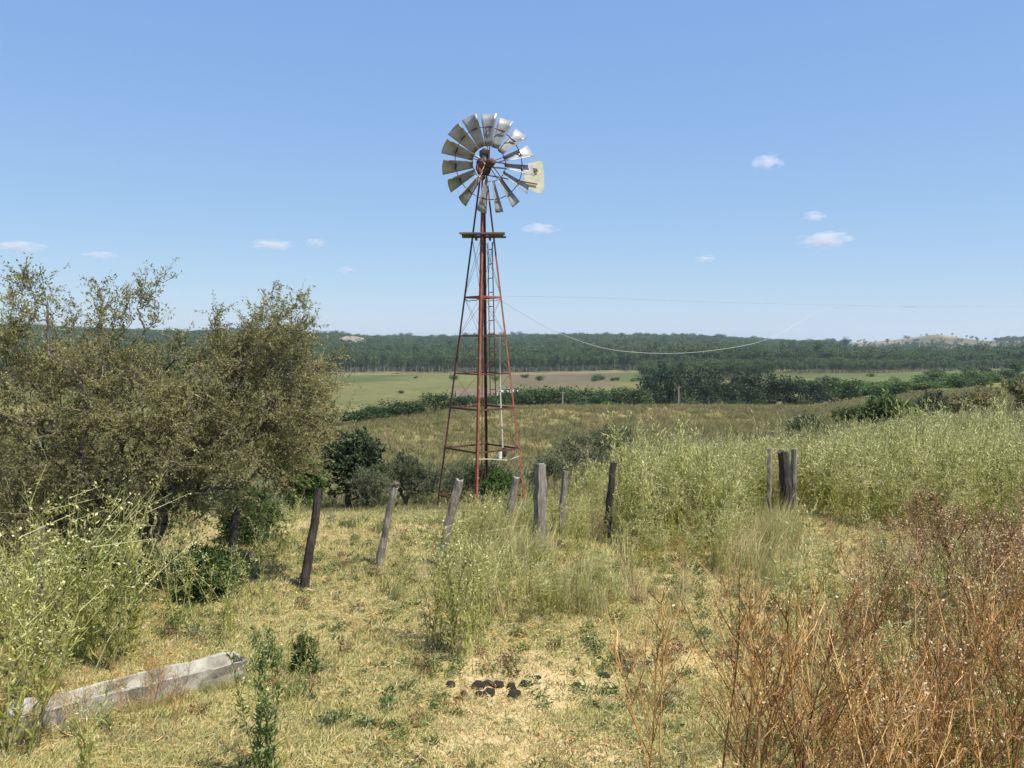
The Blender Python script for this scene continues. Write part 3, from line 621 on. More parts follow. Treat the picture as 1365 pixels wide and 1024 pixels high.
# ------------------------------------------------------------------ concrete feed trough
def trough():
    a = Vector((-3.88, 6.42, 0)); b = Vector((-2.42, 7.48, 0)); d = (b - a); L_ = d.length; root = Vector(((a + b) / 2).to_tuple()); root.z = hz(root.x, root.y) - .025
    bm = bmesh.new(); w0, w1, h, t = .175, .13, .185, .032; n = 14
    def ring(x, ww, z, jit=.0): return [bm.verts.new((x, s_ * ww + rng.normal(0, jit), z + rng.normal(0, jit))) for s_ in (-1, 1)]
    xs = np.linspace(-L_ / 2, L_ / 2, n); prof_o = [(w1, -.06), ((w0 + w1) / 2, h * .5), (w0, h)]; prof_i = [(w0 - t, h), ((w0 + w1) / 2 - t, h * .5), (w1 - t, .05)]
    outer = [[ring(x, a_, z, .007) for a_, z in prof_o] for x in xs]
    xi = np.clip(xs, -L_ / 2 + t, L_ / 2 - t); inner = [[ring(x, a_, z, .006) for a_, z in prof_i] for x in xi]
    for i in range(n - 1):
        for s_ in (0, 1):
            col = lambda k: [r_[s_] for r_ in outer[k]] + [r_[s_] for r_ in inner[k]]
            c0, c1 = col(i), col(i + 1)
            for j in range(5): f = [c0[j], c1[j], c1[j + 1], c0[j + 1]]; bm.faces.new(f if s_ == 0 else f[::-1])
        bm.faces.new([inner[i][2][0], inner[i + 1][2][0], inner[i + 1][2][1], inner[i][2][1]])
    for k in (0, n - 1):
        for rows in (outer[k], inner[k]):
            for j in range(2): bm.faces.new([rows[j][0], rows[j][1], rows[j + 1][1], rows[j + 1][0]])
        bm.faces.new([outer[k][2][0], outer[k][2][1], inner[k][0][1], inner[k][0][0]])
    bmesh.ops.recalc_face_normals(bm, faces=bm.faces)
    me = bpy.data.meshes.new('feed_trough'); bm.to_mesh(me); bm.free(); me.materials.append(concrete)
    o = link_mesh('feed_trough', me, None, root); o.rotation_euler = (R(-2), R(-1.5), math.atan2(d.y, d.x))
    tag(o, 'long narrow grey concrete feed trough lying in the weeds', 'trough')
trough()

# ------------------------------------------------------------------ cables from the windmill
def cable(name, pts, r_, m, label):
    P = np.array([tuple(p) for p in pts]); o0 = Vector(P[0]); t = np.linspace(0, len(P) - 1, (len(P) - 1) * 10 + 1)
    ext = np.vstack([2 * P[0] - P[1], P, 2 * P[-1] - P[-2]]); Q = []
    for u in t:
        i = min(int(u), len(P) - 2); f = u - i; p0, p1, p2, p3 = ext[i:i + 4]
        Q.append(.5 * ((2 * p1) + (p2 - p0) * f + (2 * p0 - 5 * p1 + 4 * p2 - p3) * f * f + (3 * p1 - p0 - 3 * p2 + p3) * f ** 3))
    mb = MB(); mb.tube(np.array(Q) - P[0], r_, 5); o = mb.build(name, m, None, o0); tag(o, label, 'cable')
ps = leg_at('right', 4.12)
cable('overhead_wire', [ps, at(800, 397, 24), at(940, 402, 27.5), at(1085, 406, 31), at(1230, 408, 35), at(1500, 408, 42)], .006, cable_grey, 'thin taut wire running right from the windmill tower')
cable('hose', [ps + Vector((0, 0, -.12)), at(700, 420, 21.6), at(740, 442, 22.5), at(800, 463, 23.8), at(850, 470, 25), at(905, 471, 26.4), at(960, 466, 27.8), at(1010, 456.5, 29), at(1045, 442, 29.8), at(1075, 424, 30.6), at(1105, 411.5, 31.6), at(1150, 409, 33), at(1230, 409.3, 35), at(1500, 409, 42)], .006, cable_mat, 'white hose sagging below the taut wire right of the windmill')

# ------------------------------------------------------------------ dung
def dung():
    protos = []
    for k in range(5):
        bm = bmesh.new(); bmesh.ops.create_icosphere(bm, subdivisions=3, radius=1); ph = rng.random(3) * 20
        for v in bm.verts:
            c = v.co.copy(); n_ = 1 + .30 * (float(fbm(c.x * 1.6 + ph[0] + c.z, c.y * 1.6 + ph[1] - c.z, 3)) - .5) * 2 + .16 * (float(fbm(c.x * 5 + ph[2], c.y * 5 + c.z * 4, 8)) - .5) * 2
            v.co = Vector((c.x * n_, c.y * n_ * .85, max(c.z * n_ * .75, -.35)))
        for f in bm.faces: f.smooth = True
        me = bpy.data.meshes.new('dung_lump'); bm.to_mesh(me); bm.free(); me.materials.append(dung_mat); protos.append(me)
    A = [(601, 916, 9, 'roundest dung lump, leftmost of the row under the weed clump'), (618, 928, 8, 'small dung lump in front of the row, upper of the two'), (611, 935, 8, 'small dung lump lying nearest the camera in the row'),
         (637, 917, 13, None), (650, 914, 9, None), (663, 916, 11, None), (640, 928, 9, None), (652, 927, 13, None), (682, 919, 10, None), (699, 914, 9, 'dung lump at the right end of the row'), (686, 930, 14, 'widest flat dung pat in the front of the row'),
         (718, 906, 5, None)]
    un = [q[0] for q in A if not q[3]]
    for px, py, r_, lb in A:
        p = ground(px, py); o = link_mesh('dung_lump', protos[rng.integers(5)], None, p + Vector((0, 0, .01))); s_ = .74 * r_ / F * p.y; o.scale = (s_ * 1.05, s_, s_ * 1.0); o.rotation_euler = (0, 0, rng.random() * 6)
        tag(o, lb or nth(un, un.index(px), 'dark dung lump in the middle of the row below the weeds'), 'dung', 'dung lumps in a row')
    B_ = [(770, 880, 5, None), (796, 877, 7, None), (817, 880, 6, None), (768, 914, 9, 'single dung lump between the row and the trampled patch'), (830, 886, 12, None), (835, 895, 10, None), (848, 888, 11, None), (862, 886, 9, None), (805, 903, 10, None), (826, 878, 8, None)]; un2 = [q[0] for q in B_ if not q[3]]
    for px, py, r_, lb in B_:
        p = ground(px, py); o = link_mesh('dung_lump', protos[rng.integers(5)], None, p); s_ = .85 * r_ / F * p.y; o.scale = (s_ * 1.1, s_, s_ * .7); o.rotation_euler = (0, 0, rng.random() * 6)
        tag(o, lb or nth(un2, un2.index(px), 'dry dung lump of the patch left of the brown stalks'), 'dung', 'dung scattered by the brown stalks')
dung()

# ------------------------------------------------------------------ thorn tree on the left
def thorn_tree():
    b = foot(192, 10.1); root = empty('thorn_tree', b, 'wide sprawling thorn tree with olive brown foliage behind the trough', 'tree')
    L_ = lambda px, py, dy=0.0: at(px, py, b.y + dy) - b
    bl = lambda px, py, rx, ry, rz, w_, dy=0.0: (np.array(L_(px, py, dy)), np.array((rx, ry, rz)) * b.y / F, w_)
    blobs = [bl(110, 570, 125, 110, 92, 1.5, 0), bl(220, 540, 130, 120, 72, 1.5, .1), bl(325, 545, 108, 110, 78, 1.4, .2), bl(60, 640, 85, 90, 70, .7, -.1), bl(270, 610, 110, 100, 60, 1.0, -.2),
             bl(120, 492, 95, 80, 46, .7, 0), bl(325, 482, 70, 70, 40, .5, .2), bl(385, 535, 48, 60, 42, .35, .2), bl(20, 520, 60, 80, 70, .6, .1), bl(380, 610, 45, 50, 50, .3, .1), bl(180, 650, 80, 90, 50, .5, 0), bl(60, 680, 80, 70, 50, .5, -.1), bl(150, 705, 60, 60, 40, .3, .1), bl(255, 660, 70, 70, 40, .4, .1)]
    att = crown_points(2000, blobs)
    spires = []
    for px, py, x0, y0 in [(42, 355, 55, 440), (66, 362, 70, 440), (60, 348, 62, 440), (132, 352, 137, 450), (140, 385, 130, 450), (196, 378, 160, 450), (212, 402, 185, 450), (285, 395, 280, 470), (290, 410, 290, 470), (335, 400, 320, 470), (372, 405, 345, 460), (408, 408, 370, 440), (100, 385, 95, 450), (20, 410, 40, 460), (165, 372, 150, 450), (350, 415, 340, 470), (240, 425, 230, 480), (5, 420, 0, 470), (385, 430, 370, 470), (430, 470, 395, 490)]:
        dy = rng.normal(0, .3)
        for k in range(6): t = k / 5; spires.append(np.array(L_(x0 + (px - x0) * t, y0 + (py + 26 - y0) * t, dy)) + rng.normal(0, .02, 3))
    att = np.vstack([att, spires])
    st = [(0, 0, -.1), (.02, 0, .25), (.0, .02, .5)]
    c_ = att.mean(0); far_ = att[np.argsort(-np.linalg.norm((att[:2200] - c_) * np.array((.8, 1, 1.25)), axis=1))[:420]]; far_ = far_[rng.random(len(far_)) < .24]; shoots = []
    for q in far_:
        d_ = q - c_; d_ /= np.linalg.norm(d_); d_ = d_ * .7 + np.array((0, 0, .5)) + rng.normal(0, .3, 3); d_ /= np.linalg.norm(d_); l_ = .15 + .3 * rng.random()
        for k in range(1, 4): shoots.append(q + d_ * l_ * k / 3)
    att = np.vstack([att, shoots])
    W, T, Lf = woody(att, st, tip=.0034, rmax=.075, twigs=6, twigL=.27, nleaf=15, leafL=.031, leafW=.016, upb=.35, expo=.42)
    W.build('trunk', thorn_bark, root); T.build('twigs', thorn_twig, root)['kind'] = 'stuff'; Lf.build('leaves', thorn_leaf, root)['kind'] = 'stuff'
thorn_tree()

# ------------------------------------------------------------------ shrubs
def shrub(name, px, Y, wpx, hpx, leafm, label, n=160, leafL=.06, leafW=.035, twigs=4, nleaf=8, group=None, sink=0.0, cat='bush', twigL=.25, stems=3, depth=None, seed=None):
    b = foot(px, Y); sc = Y / F; rx = wpx / 2 * sc; hh = hpx * sc; ry = depth or rx * .8; root = empty(name, b + Vector((0, 0, -sink)), label, cat, group)
    nb = max(4, int(4 + rx * 2)); blobs = []
    for k in range(nb):
        a = rng.random() * 6.283; rr = .55 * math.sqrt(rng.random()); s_ = .34 + .2 * rng.random()
        blobs.append((np.array((math.cos(a) * rx * rr, math.sin(a) * ry * rr, hh * (.35 + .4 * rng.random() * (1 - rr * .6)))), np.array((rx * s_ * 1.05, ry * s_, hh * s_ * .72)), s_))
    att = crown_points(n, blobs); att[:, 2] = np.clip(att[:, 2], .05, hh)
    W, T, Lf = woody(att, [(0, 0, -.1), (0, 0, hh * .12)], tip=.0045 * max(1, hh / 1.5), rmax=.09, twigs=twigs, twigL=twigL, nleaf=nleaf, leafL=leafL, leafW=leafW)
    if W.n: 
        if T.n: W.v += T.v; W.r += T.r; W.f4 += [f + W.n for f in T.f4]; W.m4 += T.m4; W.n += T.n
        W.build('stems', thorn_bark, root)['kind'] = 'stuff'
    Lf.build('leaves', leafm, root)['kind'] = 'stuff'
    return root
shrub('bush', 462, 21.5, 125, 112, dark_leaf, 'dark green rounded bush between the thorn tree and the windmill', n=420, leafL=.075, leafW=.05, twigs=4, nleaf=9)
shrub('bush', 385, 20.5, 100, 95, green_leaf, 'fresh green bush half hidden behind the thorn tree', n=260, leafL=.08, leafW=.045)
shrub('bush', 540, 22.5, 110, 75, grey_leaf, 'grey green scrub left of the windmill legs', n=240, leafL=.06, leafW=.022, nleaf=9)
shrub('bush', 496, 20.3, 70, 60, grey_leaf, 'small grey scrub in front of the dark rounded bush', n=140, leafL=.05, leafW=.02, nleaf=9)
shrub('bush', 610, 24.5, 90, 62, grey_leaf, 'low grey scrub just behind the windmill legs', n=200, leafL=.06, leafW=.022)
shrub('bush', 668, 20.7, 66, 48, green_leaf, 'bright green low bush growing inside the windmill base', n=170, leafL=.07, leafW=.03)
shrub('bush', 650, 22.6, 70, 62, dark_leaf, 'dark little bush behind the windmill base', n=130, leafL=.06, leafW=.03)
shrub('bush', 800, 33, 130, 75, grey_leaf, 'wide grey green scrub beyond the weeds right of the windmill', n=320, leafL=.10, leafW=.03, nleaf=9)
shrub('bush', 735, 30, 70, 48, grey_leaf, 'small grey scrub just right of the windmill', n=140, leafL=.09, leafW=.03)
shrub('bush', 1185, 62, 85, 52, far_green, 'dense green bush rising behind the weed field', n=240, leafL=.22, leafW=.13, twigL=.45)
shrub('bush', 1240, 66, 70, 40, grey_leaf, 'grey bush right of the dense green one', n=170, leafL=.2, leafW=.09, twigL=.45)
shrub('bush', 1075, 58, 60, 40, grey_leaf, 'small pale grey green bush left of the dense green one', n=150, leafL=.16, leafW=.07, twigL=.4)
shrub('bush', 1310, 64, 90, 42, thorn_leaf, 'brownish scrub behind the tallest weeds', n=240, leafL=.18, leafW=.08, twigL=.45)
shrub('bush', 1365, 70, 80, 55, thorn_leaf, 'brown green scrub at the right edge of the field', n=200, leafL=.2, leafW=.09, twigL=.45)
shrub('bush', 1135, 75, 60, 30, far_green, 'low green bush beyond the dense green one', n=130, leafL=.2, leafW=.1, twigL=.45)
shrub('bush', 335, 12.6, 70, 66, lush_leaf, 'lush green leafy plant beside the dark post under the thorn tree', n=150, leafL=.09, leafW=.028, nleaf=8)
shrub('bush', 262, 9.7, 80, 60, lush_leaf, 'lush green undergrowth below the right side of the thorn tree', n=160, leafL=.08, leafW=.025, nleaf=8)
shrub('bush', 120, 9.3, 100, 85, lush_leaf, 'lush green undergrowth at the foot of the thorn tree', n=180, leafL=.08, leafW=.025, nleaf=8)

# ------------------------------------------------------------------ weeds
def weed_thing(name, loc, parts, label, cat, group):
    root = empty(name, loc, label, cat, group)
    for nm, b, m in parts: 
        if b.n:
            o = b.build(nm, m, root)
            if nm != 'stem': o['kind'] = 'stuff'
    return root
WP = []
for k in range(5):
    S, Lf, Hd = tall_weed(1.35, 3 + k % 2, 36, 7, .16 + .05 * k)
    WP.append((S, Lf, Hd))
def place_weeds(spots, labels, group, k_=1.0, lean=(0, 0)):
    for i, (px, py, s_) in enumerate(spots):
        s_ *= k_; label = nth([q[0] for q in spots], i, labels) if isinstance(labels, str) else labels[i]
        p = ground(px, py) if py < 1500 else foot(px, py / 1000.0)
        k = int(rng.integers(len(WP)))
        if (k in place_weeds.first): o = dup(place_weeds.first[k], p, (0, 0, 0), 1, label, group)
        else: o = weed_thing('tall_weed', p, (('stem', WP[k][0], weed_stem), ('leaves', WP[k][1], weed_leaf), ('seed_heads', WP[k][2], weed_head)), label, 'weed', group); place_weeds.first[k] = o
        o.scale = (s_, s_, s_); o.rotation_euler = (lean[0] + rng.normal(0, .08), lean[1] + rng.normal(0, .08), 0)
        o.rotation_euler.rotate_axis('Z', rng.random() * 6.283)
place_weeds.first = {}
place_weeds([(20, 985, .95), (30, 905, 1.0), (105, 890, 1.0), (40, 930, 1.05), (140, 900, .95), (8, 1010, .9), (90, 885, .95), (20, 890, 1.0), (150, 870, .9), (28, 1018, .7), (120, 860, .95), (5, 940, 1.05), (45, 865, .9)],
            'tall flowering weed at the left end of the trough', 'tall weeds around the trough', lean=(.0, .34), k_=1.22)
place_weeds([(235, 850, .62), (260, 838, .66), (300, 845, .6), (285, 828, .72), (330, 820, .65), (345, 800, .7), (220, 830, .7), (320, 770, .75), (350, 752, .8), (372, 745, .8), (385, 735, .7), (360, 760, .6), (310, 855, .5)],
            'slender green weed under the right side of the thorn tree', 'weeds under the thorn tree')
place_weeds([(610, 882, 1.0), (598, 874, .95), (622, 870, .98), (590, 862, .8), (636, 862, .9), (612, 858, 1.0), (650, 850, .7), (575, 855, .6), (630, 880, .7)], 'tall yellow green weed of the clump above the dung row', 'weed clump above the dung')
place_weeds([(340, 1020, .62), (372, 1030, .5)], ['upright green weed mixed into the dark front weed before the trough', 'upright green weed right of the dark front weed'], 'weeds in front of the trough')
place_weeds([(330, 905, .42), (350, 915, .36), (385, 905, .4), (395, 960, .4), (540, 1015, .3), (568, 1022, .36), (350, 990, .4)], ['short green weed touching the right end of the trough', 'short green weed just before the right corner of the trough', 'short green weed beside the low leafy clump right of the trough', 'short green weed on dry grass between the trough and the dung row', 'shortest green weed at the front below the dung row', 'thin green weed at the front just right of the shortest one', 'short green weed rising behind the dark front weed'], 'short weeds on the open grass')

# dense front plant at the trough end
for px, Y, h, lb in [(343, 5.5, 1.1, 'dark green upright weed with crowded leaves before the trough end'), (352, 7.6, .42, 'leafy green clump growing against the right end of the trough'), (398, 7.45, .38, 'low leafy clump a step right of the trough')]:
    S, Lf, Hd = tall_weed(h, 7, 75, 4, .16, leafL=.075, leafW=.017, heads=2)
    weed_thing('weed_clump', foot(px, Y), (('stem', S, weed_stem), ('leaves', Lf, lush_leaf), ('seed_heads', Hd, weed_head)), lb, 'weed', None)

def wproto(h, st, lv, br, lean, mats=(weed_stem, weed_leaf, weed_head), **kw):
    S, Lf, Hd = tall_weed(h, st, lv, br, lean, **kw); mb = MB()
    for i, b in enumerate((S, Lf, Hd)):
        if b.n == 0: continue
        mb.v += b.v; mb.r += b.r; mb.f4 += [f + mb.n for f in b.f4]; mb.m4 += [np.full(len(f), i) for f in b.f4]; mb.f3 += [f + mb.n for f in b.f3]; mb.m3 += [np.full(len(f), i) for f in b.f3]; mb.n += b.n
    return proto(mb, 'weed_source', list(mats))
wps = [wproto(1.45, 3, 24, 8, .14, heads=3, plume=.075, leafL=.15, leafW=.022) for _ in range(9)]
def keep(x, y, prob): m_ = rng.random(len(x)) < prob; return x[m_], y[m_]
def weedfield():
    x, y = fan(16000, -.0, .78, 10.2, 30, 1.6); u = x / y
    edge = 12.4 + 2.6 * (fbm(x * .5, y * .5, 91) - .5) * 2
    near = sstep(.10, .17, u + .06 * (fbm(x * 1.2, y * 1.2, 98) - .5)) * (1 - sstep(.25, .33, u)) * sstep(10.2, 11.4, y)
    back = sstep(.055, .21, u - .02 * sstep(18, 26, y) + .07 * (fbm(x * .8, y * .8, 99) - .5)) * sstep(edge, edge + 1.6, y + sstep(.42, .55, u) * 1.4)
    p = np.maximum(near, back) * (.55 + .45 * sstep(.3, .6, fbm(x * .6, y * .6, 95)))
    p *= 1 - np.exp(-((u - .325) / .040) ** 4) * (1 - sstep(15.0, 15.6, y)); p *= 1 - .9 * np.exp(-((u - .115) / .03) ** 2) * (1 - sstep(13.2, 14.2, y))
    p *= 1 - sstep(21, 24, y - 15 * np.maximum(u - .24, 0) + 3 * (fbm(x * .4, y * .4, 101) - .5)); k_ = rng.random(len(x)) < p * .42; x, y, p = x[k_], y[k_], p[k_]
    n = len(x); s_ = (.42 + .54 * rng.random(n) ** 1.2) * (.62 + .76 * fbm(x * .8, y * .8, 97)) * (.7 + .3 * sstep(10.5, 14, y)) * (.45 + .55 * sstep(0, .5, p)); s_ *= 1 + .12 * sstep(.3, .5, x / y)
    scatter('tall_weeds', wps, np.stack([x, y, H(x, y)], 1), rng.random(n) * 6.283, .09, s_, 'dense field of tall pale green flowering weeds behind the posts')
weedfield()
# mixed yellow grass and thin weeds round the middle posts
def midweeds():
    x, y = fan(5200, -.26, .14, 8.4, 14.2, 1.3); u = x / y
    p = np.exp(-((u - .03) / .09) ** 2) * sstep(8.4, 9.6, y) * (1 - sstep(13.2, 14, y)) * (.25 + .75 * sstep(.4, .6, fbm(x * 1.1, y * 1.1, 111)))
    p = np.maximum(p, .3 * sstep(-.12, -.06, u) * sstep(10.5, 11.5, y) * (1 - sstep(12.8, 13.4, y)) * sstep(.45, .6, fbm(x, y, 113)))
    p *= 1 - .8 * sstep(9.6, 10.2, y) * (1 - sstep(11.6, 13, y)); x, y = keep(x, y, p * .32); n = len(x); s_ = .16 + .34 * rng.random(n)
    scatter('thin_weeds', wps, np.stack([x, y, H(x, y)], 1), rng.random(n) * 6.283, .14, s_, 'thin yellow green weeds around the middle fence posts')
midweeds()
def leftweeds():
    x, y = fan(2600, -.74, -.33, 5.4, 11.5, 1.4); u = x / y
    p = (1 - sstep(-.50, -.42, u)) * .8 + .3 * sstep(8.3, 8.8, y) * (1 - sstep(-.40, -.33, u)); p *= .3 + .7 * sstep(.35, .6, fbm(x, y, 117))
    p *= 1 - sstep(-4.5, -4.1, x) * sstep(5.3, 5.6, y) * (1 - sstep(7.6, 7.9, y)) * .9
    x, y = keep(x, y, p * .17); n = len(x); s_ = .25 + .45 * rng.random(n)
    scatter('thin_weeds', wps, np.stack([x, y, H(x, y)], 1), rng.random(n) * 6.283, .16, s_, 'green weeds crowding the ground left of the trough')
leftweeds()

# dry brown stalks on the right
DW = [dry_weed(1.15 + .1 * k, 8 + k % 3, 4, 1, .16, .0075) for k in range(6)]
def dproto(h, mats=None, **kw):
    S, Hd = dry_weed(h, **kw); mb = MB()
    for i, b in enumerate((S, Hd)):
        if b.n == 0: continue
        mb.v += b.v; mb.r += b.r; mb.f4 += [f + mb.n for f in b.f4]; mb.m4 += [np.full(len(f), i) for f in b.f4]; mb.n += b.n
    return proto(mb, 'dry_weed_source', mats or [dry_stem, dry_head])
def drystalks():
    first = {}
    def put(px, Y, s_, label, group):
        p = foot(px, Y); k = int(rng.integers(len(DW))); rot = (rng.normal(0, .10), rng.normal(0, .10), rng.random() * 6.283)
        if k in first: o = dup(first[k], p, rot, s_, label, group)
        else:
            o = weed_thing('dry_stalk', p, (('stem', DW[k][0], dry_stem), ('seed_heads', DW[k][1], dry_head)), label, 'dry weed', group); first[k] = o; o.rotation_euler = rot; o.scale = (s_, s_, s_)
    for px, Y, s_, lb in [(862, 5.3, .8, 'leftmost brown branching stalk standing apart from the dead weeds'), (878, 5.0, .85, 'brown branching stalk, nearest the camera of the outlying ones'), (897, 5.2, .95, 'tallest brown branching stalk of the outlying ones'), (872, 6.0, .7, 'brown branching stalk standing behind the other outlying ones'), (925, 5.0, .55, 'shortest brown stalk right of the tallest outlying one')]:
        put(px, Y, s_, lb, 'outlying brown stalks')
    for k in range(58):
        Y = 4.5 + 1.9 * rng.random(); px = 985 + 400 * rng.random() ** .8; put(px, Y, (.62 + .3 * rng.random()) * (.85 + .25 * (px - 985) / 400), 'dry brown branching weed stalk in the dense dead weeds at the front', 'dry brown stalks')
    for k in range(16): put(975 + 150 * rng.random(), 4.7 + .9 * rng.random(), .8 + .3 * rng.random(), 'tall thin brown stalk in the open left part of the dead weeds', 'tall thin brown stalks')
    put(742, 5.35, .28, 'tiny brown dead stalk with pale flowers alone on the short grass', 'outlying brown stalks')
    dps = [dproto(1.2, branches=10, sub=5, pods=2, lean=.17, thick=.006) for _ in range(6)]
    x, y = fan(4200, .24, .78, 4.4, 10.5, 1.5); u = x / y
    p = sstep(.27, .36, u + .04 * (y - 6)) * sstep(4.3, 4.6, y) * (1 - sstep(6.6, 7.6, y)) * .55
    p = np.maximum(p, sstep(.40, .50, u) * (.9 - .35 * sstep(8.8, 10, y))); p *= .45 + .55 * sstep(.35, .6, fbm(x, y, 131))
    dpb = [dproto(1.2, [dry_dark, dry_head], branches=12, sub=6, pods=2, lean=.2, thick=.006, leaves=14) for _ in range(5)]
    q_ = (y > 7.4) & (rng.random(len(x)) < p * .15); xb, yb = x[q_], y[q_]; nb_ = len(xb)
    scatter('dead_weeds', dpb, np.stack([xb, yb, H(xb, yb)], 1), rng.random(nb_) * 6.283, .14, .55 + .5 * rng.random(nb_), 'dark reddish brown dead weeds massed behind the straw coloured ones')
    x, y = keep(x, y, p * np.where(y < 7.4, .125, .03)); n = len(x); s_ = (.5 + .5 * rng.random(n)) * (.9 + .2 * sstep(.4, .55, x / y))
    scatter('dead_weeds', dps, np.stack([x, y, H(x, y)], 1), rng.random(n) * 6.283, .12, s_, 'tangle of dead reddish brown weeds filling the right side')
    x, y = fan(500, .33, .70, 5.2, 10.5, 1.3); n = len(x); x, y = keep(x, y, .05 + .4 * sstep(.5, .65, fbm(x * 1.2, y * 1.2, 133))); n = len(x)
    scatter('thin_weeds', wps, np.stack([x, y, H(x, y)], 1), rng.random(n) * 6.283, .14, .3 + .45 * rng.random(n), 'green weeds growing through the dead brown ones')
    # low brown litter plants scattered on open ground and along the edge of the weed field
    x, y = fan(2600, -.2, .62, 6.5, 13.5, 1.4); u = x / y; xl, yl = fan(46, -.60, -.40, 6.1, 7.2)
    p = .05 + .5 * sstep(.1, .2, u) * np.exp(-((y - 11.2) / 1.3) ** 2) + .5 * sstep(.3, .4, u); p *= sstep(.42, .62, fbm(x * 1.3, y * 1.3, 137))
    x, y = keep(x, y, p * .6); x = np.concatenate([x, xl]); y = np.concatenate([y, yl]); n = len(x); s_ = .16 + .28 * rng.random(n)
    scatter('dead_weeds', dps, np.stack([x, y, H(x, y)], 1), rng.random(n) * 6.283, .3, s_, 'short brown dead weeds dotted over the dry grass')
drystalks()

# ------------------------------------------------------------------ grass and low herbs
gt = [proto(grass_tuft(20, .026 + .008 * k, .11, .007, 1.6), 'grass_source', grass_leaf) for k in range(5)]
def lawn():
    x, y = fan(110000, -.72, .74, 3.6, 16.5, 1.5); b = bare_near(x, y)
    x, y = keep(x, y, (1 - .72 * b) * (1 - .8 * np.exp(-((x - .0) / .7) ** 2 - ((y - 7.35) / .35) ** 2)) * (1 - .6 * np.exp(-((x - 1.0) / .5) ** 2 - ((y - 8.0) / .35) ** 2)) * (.45 + .55 * sstep(.3, .55, fbm(x * 2.2, y * 2.2, 141)))); n = len(x)
    scatter('dry_grass', gt, np.stack([x, y, H(x, y)], 1), rng.random(n) * 6.283, .15, (.6 + .8 * rng.random(n)) * (1 + .03 * np.maximum(y - 6, 0)), 'short dry yellow green grass covering the near ground')
lawn()
tg = [proto(grass_tuft(24, .36 + .06 * k, .10, .007, .7), 'grass_source', grass_leaf) for k in range(4)]
def tallgrass():
    x, y = fan(6500, -.30, .34, 8.2, 14.6, 1.3); u = x / y
    p = np.exp(-((u - .03) / .1) ** 2) * sstep(8.6, 10.0, y) * (1 - sstep(13.2, 14.2, y)) * sstep(.40, .6, fbm(x * .9, y * .9, 151))
    p = np.maximum(p, .7 * sstep(.1, .14, u) * np.exp(-((y - 12) / 1.6) ** 2) * sstep(.4, .6, fbm(x, y, 153)))
    x, y = keep(x, y, p * .8); n = len(x)
    scatter('tall_grass', tg, np.stack([x, y, H(x, y)], 1), rng.random(n) * 6.283, .12, .55 + .8 * rng.random(n), 'taller straw coloured grass around the middle posts')
tallgrass()
def litter(m_):
    mb = MB(); n = 16; a = rng.random(n) * 6.283; P = np.stack([rng.normal(0, .14, n), rng.normal(0, .14, n), .012 + .012 * rng.random(n)], 1)
    mb.leaves(P, np.stack([np.cos(a), np.sin(a), rng.normal(0, .12, n)], 1), .03 + .10 * rng.random(n), .006 + .008 * rng.random(n), roll=np.array((0, 0, 1.))); return mb
lt = [proto(litter(m_), 'litter_source', m_) for m_ in (grass_leaf, grass_leaf, dry_stem, grass_leaf)]
def litters():
    x, y = fan(6500, -.68, .6, 4.2, 13.5, 1.4); x, y = keep(x, y, (.15 + .5 * sstep(.45, .65, fbm(x * 1.1 + 3, y * 1.1, 241))) * (1 - np.exp(-((x - .0) / .75) ** 2 - ((y - 7.4) / .45) ** 2))); n = len(x)
    scatter('straw_litter', lt, np.stack([x, y, H(x, y)], 1), rng.random(n) * 6.283, .05, .6 + .8 * rng.random(n), 'broken straw and dead stems littered over the ground')
litters()
def troughgrass():
    t_ = rng.random(150); a = np.array((-3.88, 6.28)); d = np.array((1.46, 1.20)); nrm = np.array((.635, -.772)); side = np.where(rng.random(150) < .7, 1, -1) * (.17 + .09 * rng.random(150))
    P = a + d * t_[:, None] + nrm * side[:, None]; x, y = P[:, 0], P[:, 1]
    scatter('tall_grass', tg, np.stack([x, y, H(x, y)], 1), rng.random(150) * 6.283, .3, .16 + .26 * rng.random(150), 'grass tufts grown up against the sides of the trough')
troughgrass()
def herb():
    mb = MB(); n = 26; a = rng.random(n) * 6.283; D = np.stack([np.cos(a), np.sin(a), .25 + .7 * rng.random(n)], 1); mb.leaves(rng.normal(0, .03, (n, 3)) * np.array((1, 1, .3)) + np.array((0, 0, .01)), D, .03 + .05 * rng.random(n), .014, fold=.12); return mb
hb = [proto(herb(), 'herb_source', lush_leaf) for _ in range(4)]
def herbs():
    x, y = fan(5000, -.70, .5, 4.2, 14.5, 1.5); p = sstep(.5, .72, fbm(x * .9 + 7, y * .9, 161)) * .35 + .04
    x, y = keep(x, y, p); n = len(x)
    scatter('low_herbs', hb, np.stack([x, y, H(x, y)], 1), rng.random(n) * 6.283, .2, .5 + .9 * rng.random(n), 'low green broad leaved herbs dotted in the dry grass')
herbs()
def clumps():
    src = [proto(scrubmesh(m_, 90, .17, .07, .7), 'clump_source', m_) for m_ in (lush_leaf, grey_leaf, lush_leaf, dry_leaf)]
    x, y = fan(1500, -.42, .32, 6.4, 14, 1.3); x, y = keep(x, y, .12 + .8 * sstep(.5, .66, fbm(x * .8, y * .8, 221))); n = len(x)
    scatter('low_clumps', src, np.stack([x, y, H(x, y)], 1), rng.random(n) * 6.283, .15, .07 + .16 * rng.random(n) ** 1.6, 'small leafy green and brown clumps dotted over the dry grass')
fg = [proto(grass_tuft(34, .42 + .06 * k, .32, .022, .8), 'grass_source', field_leaf) for k in range(5)]
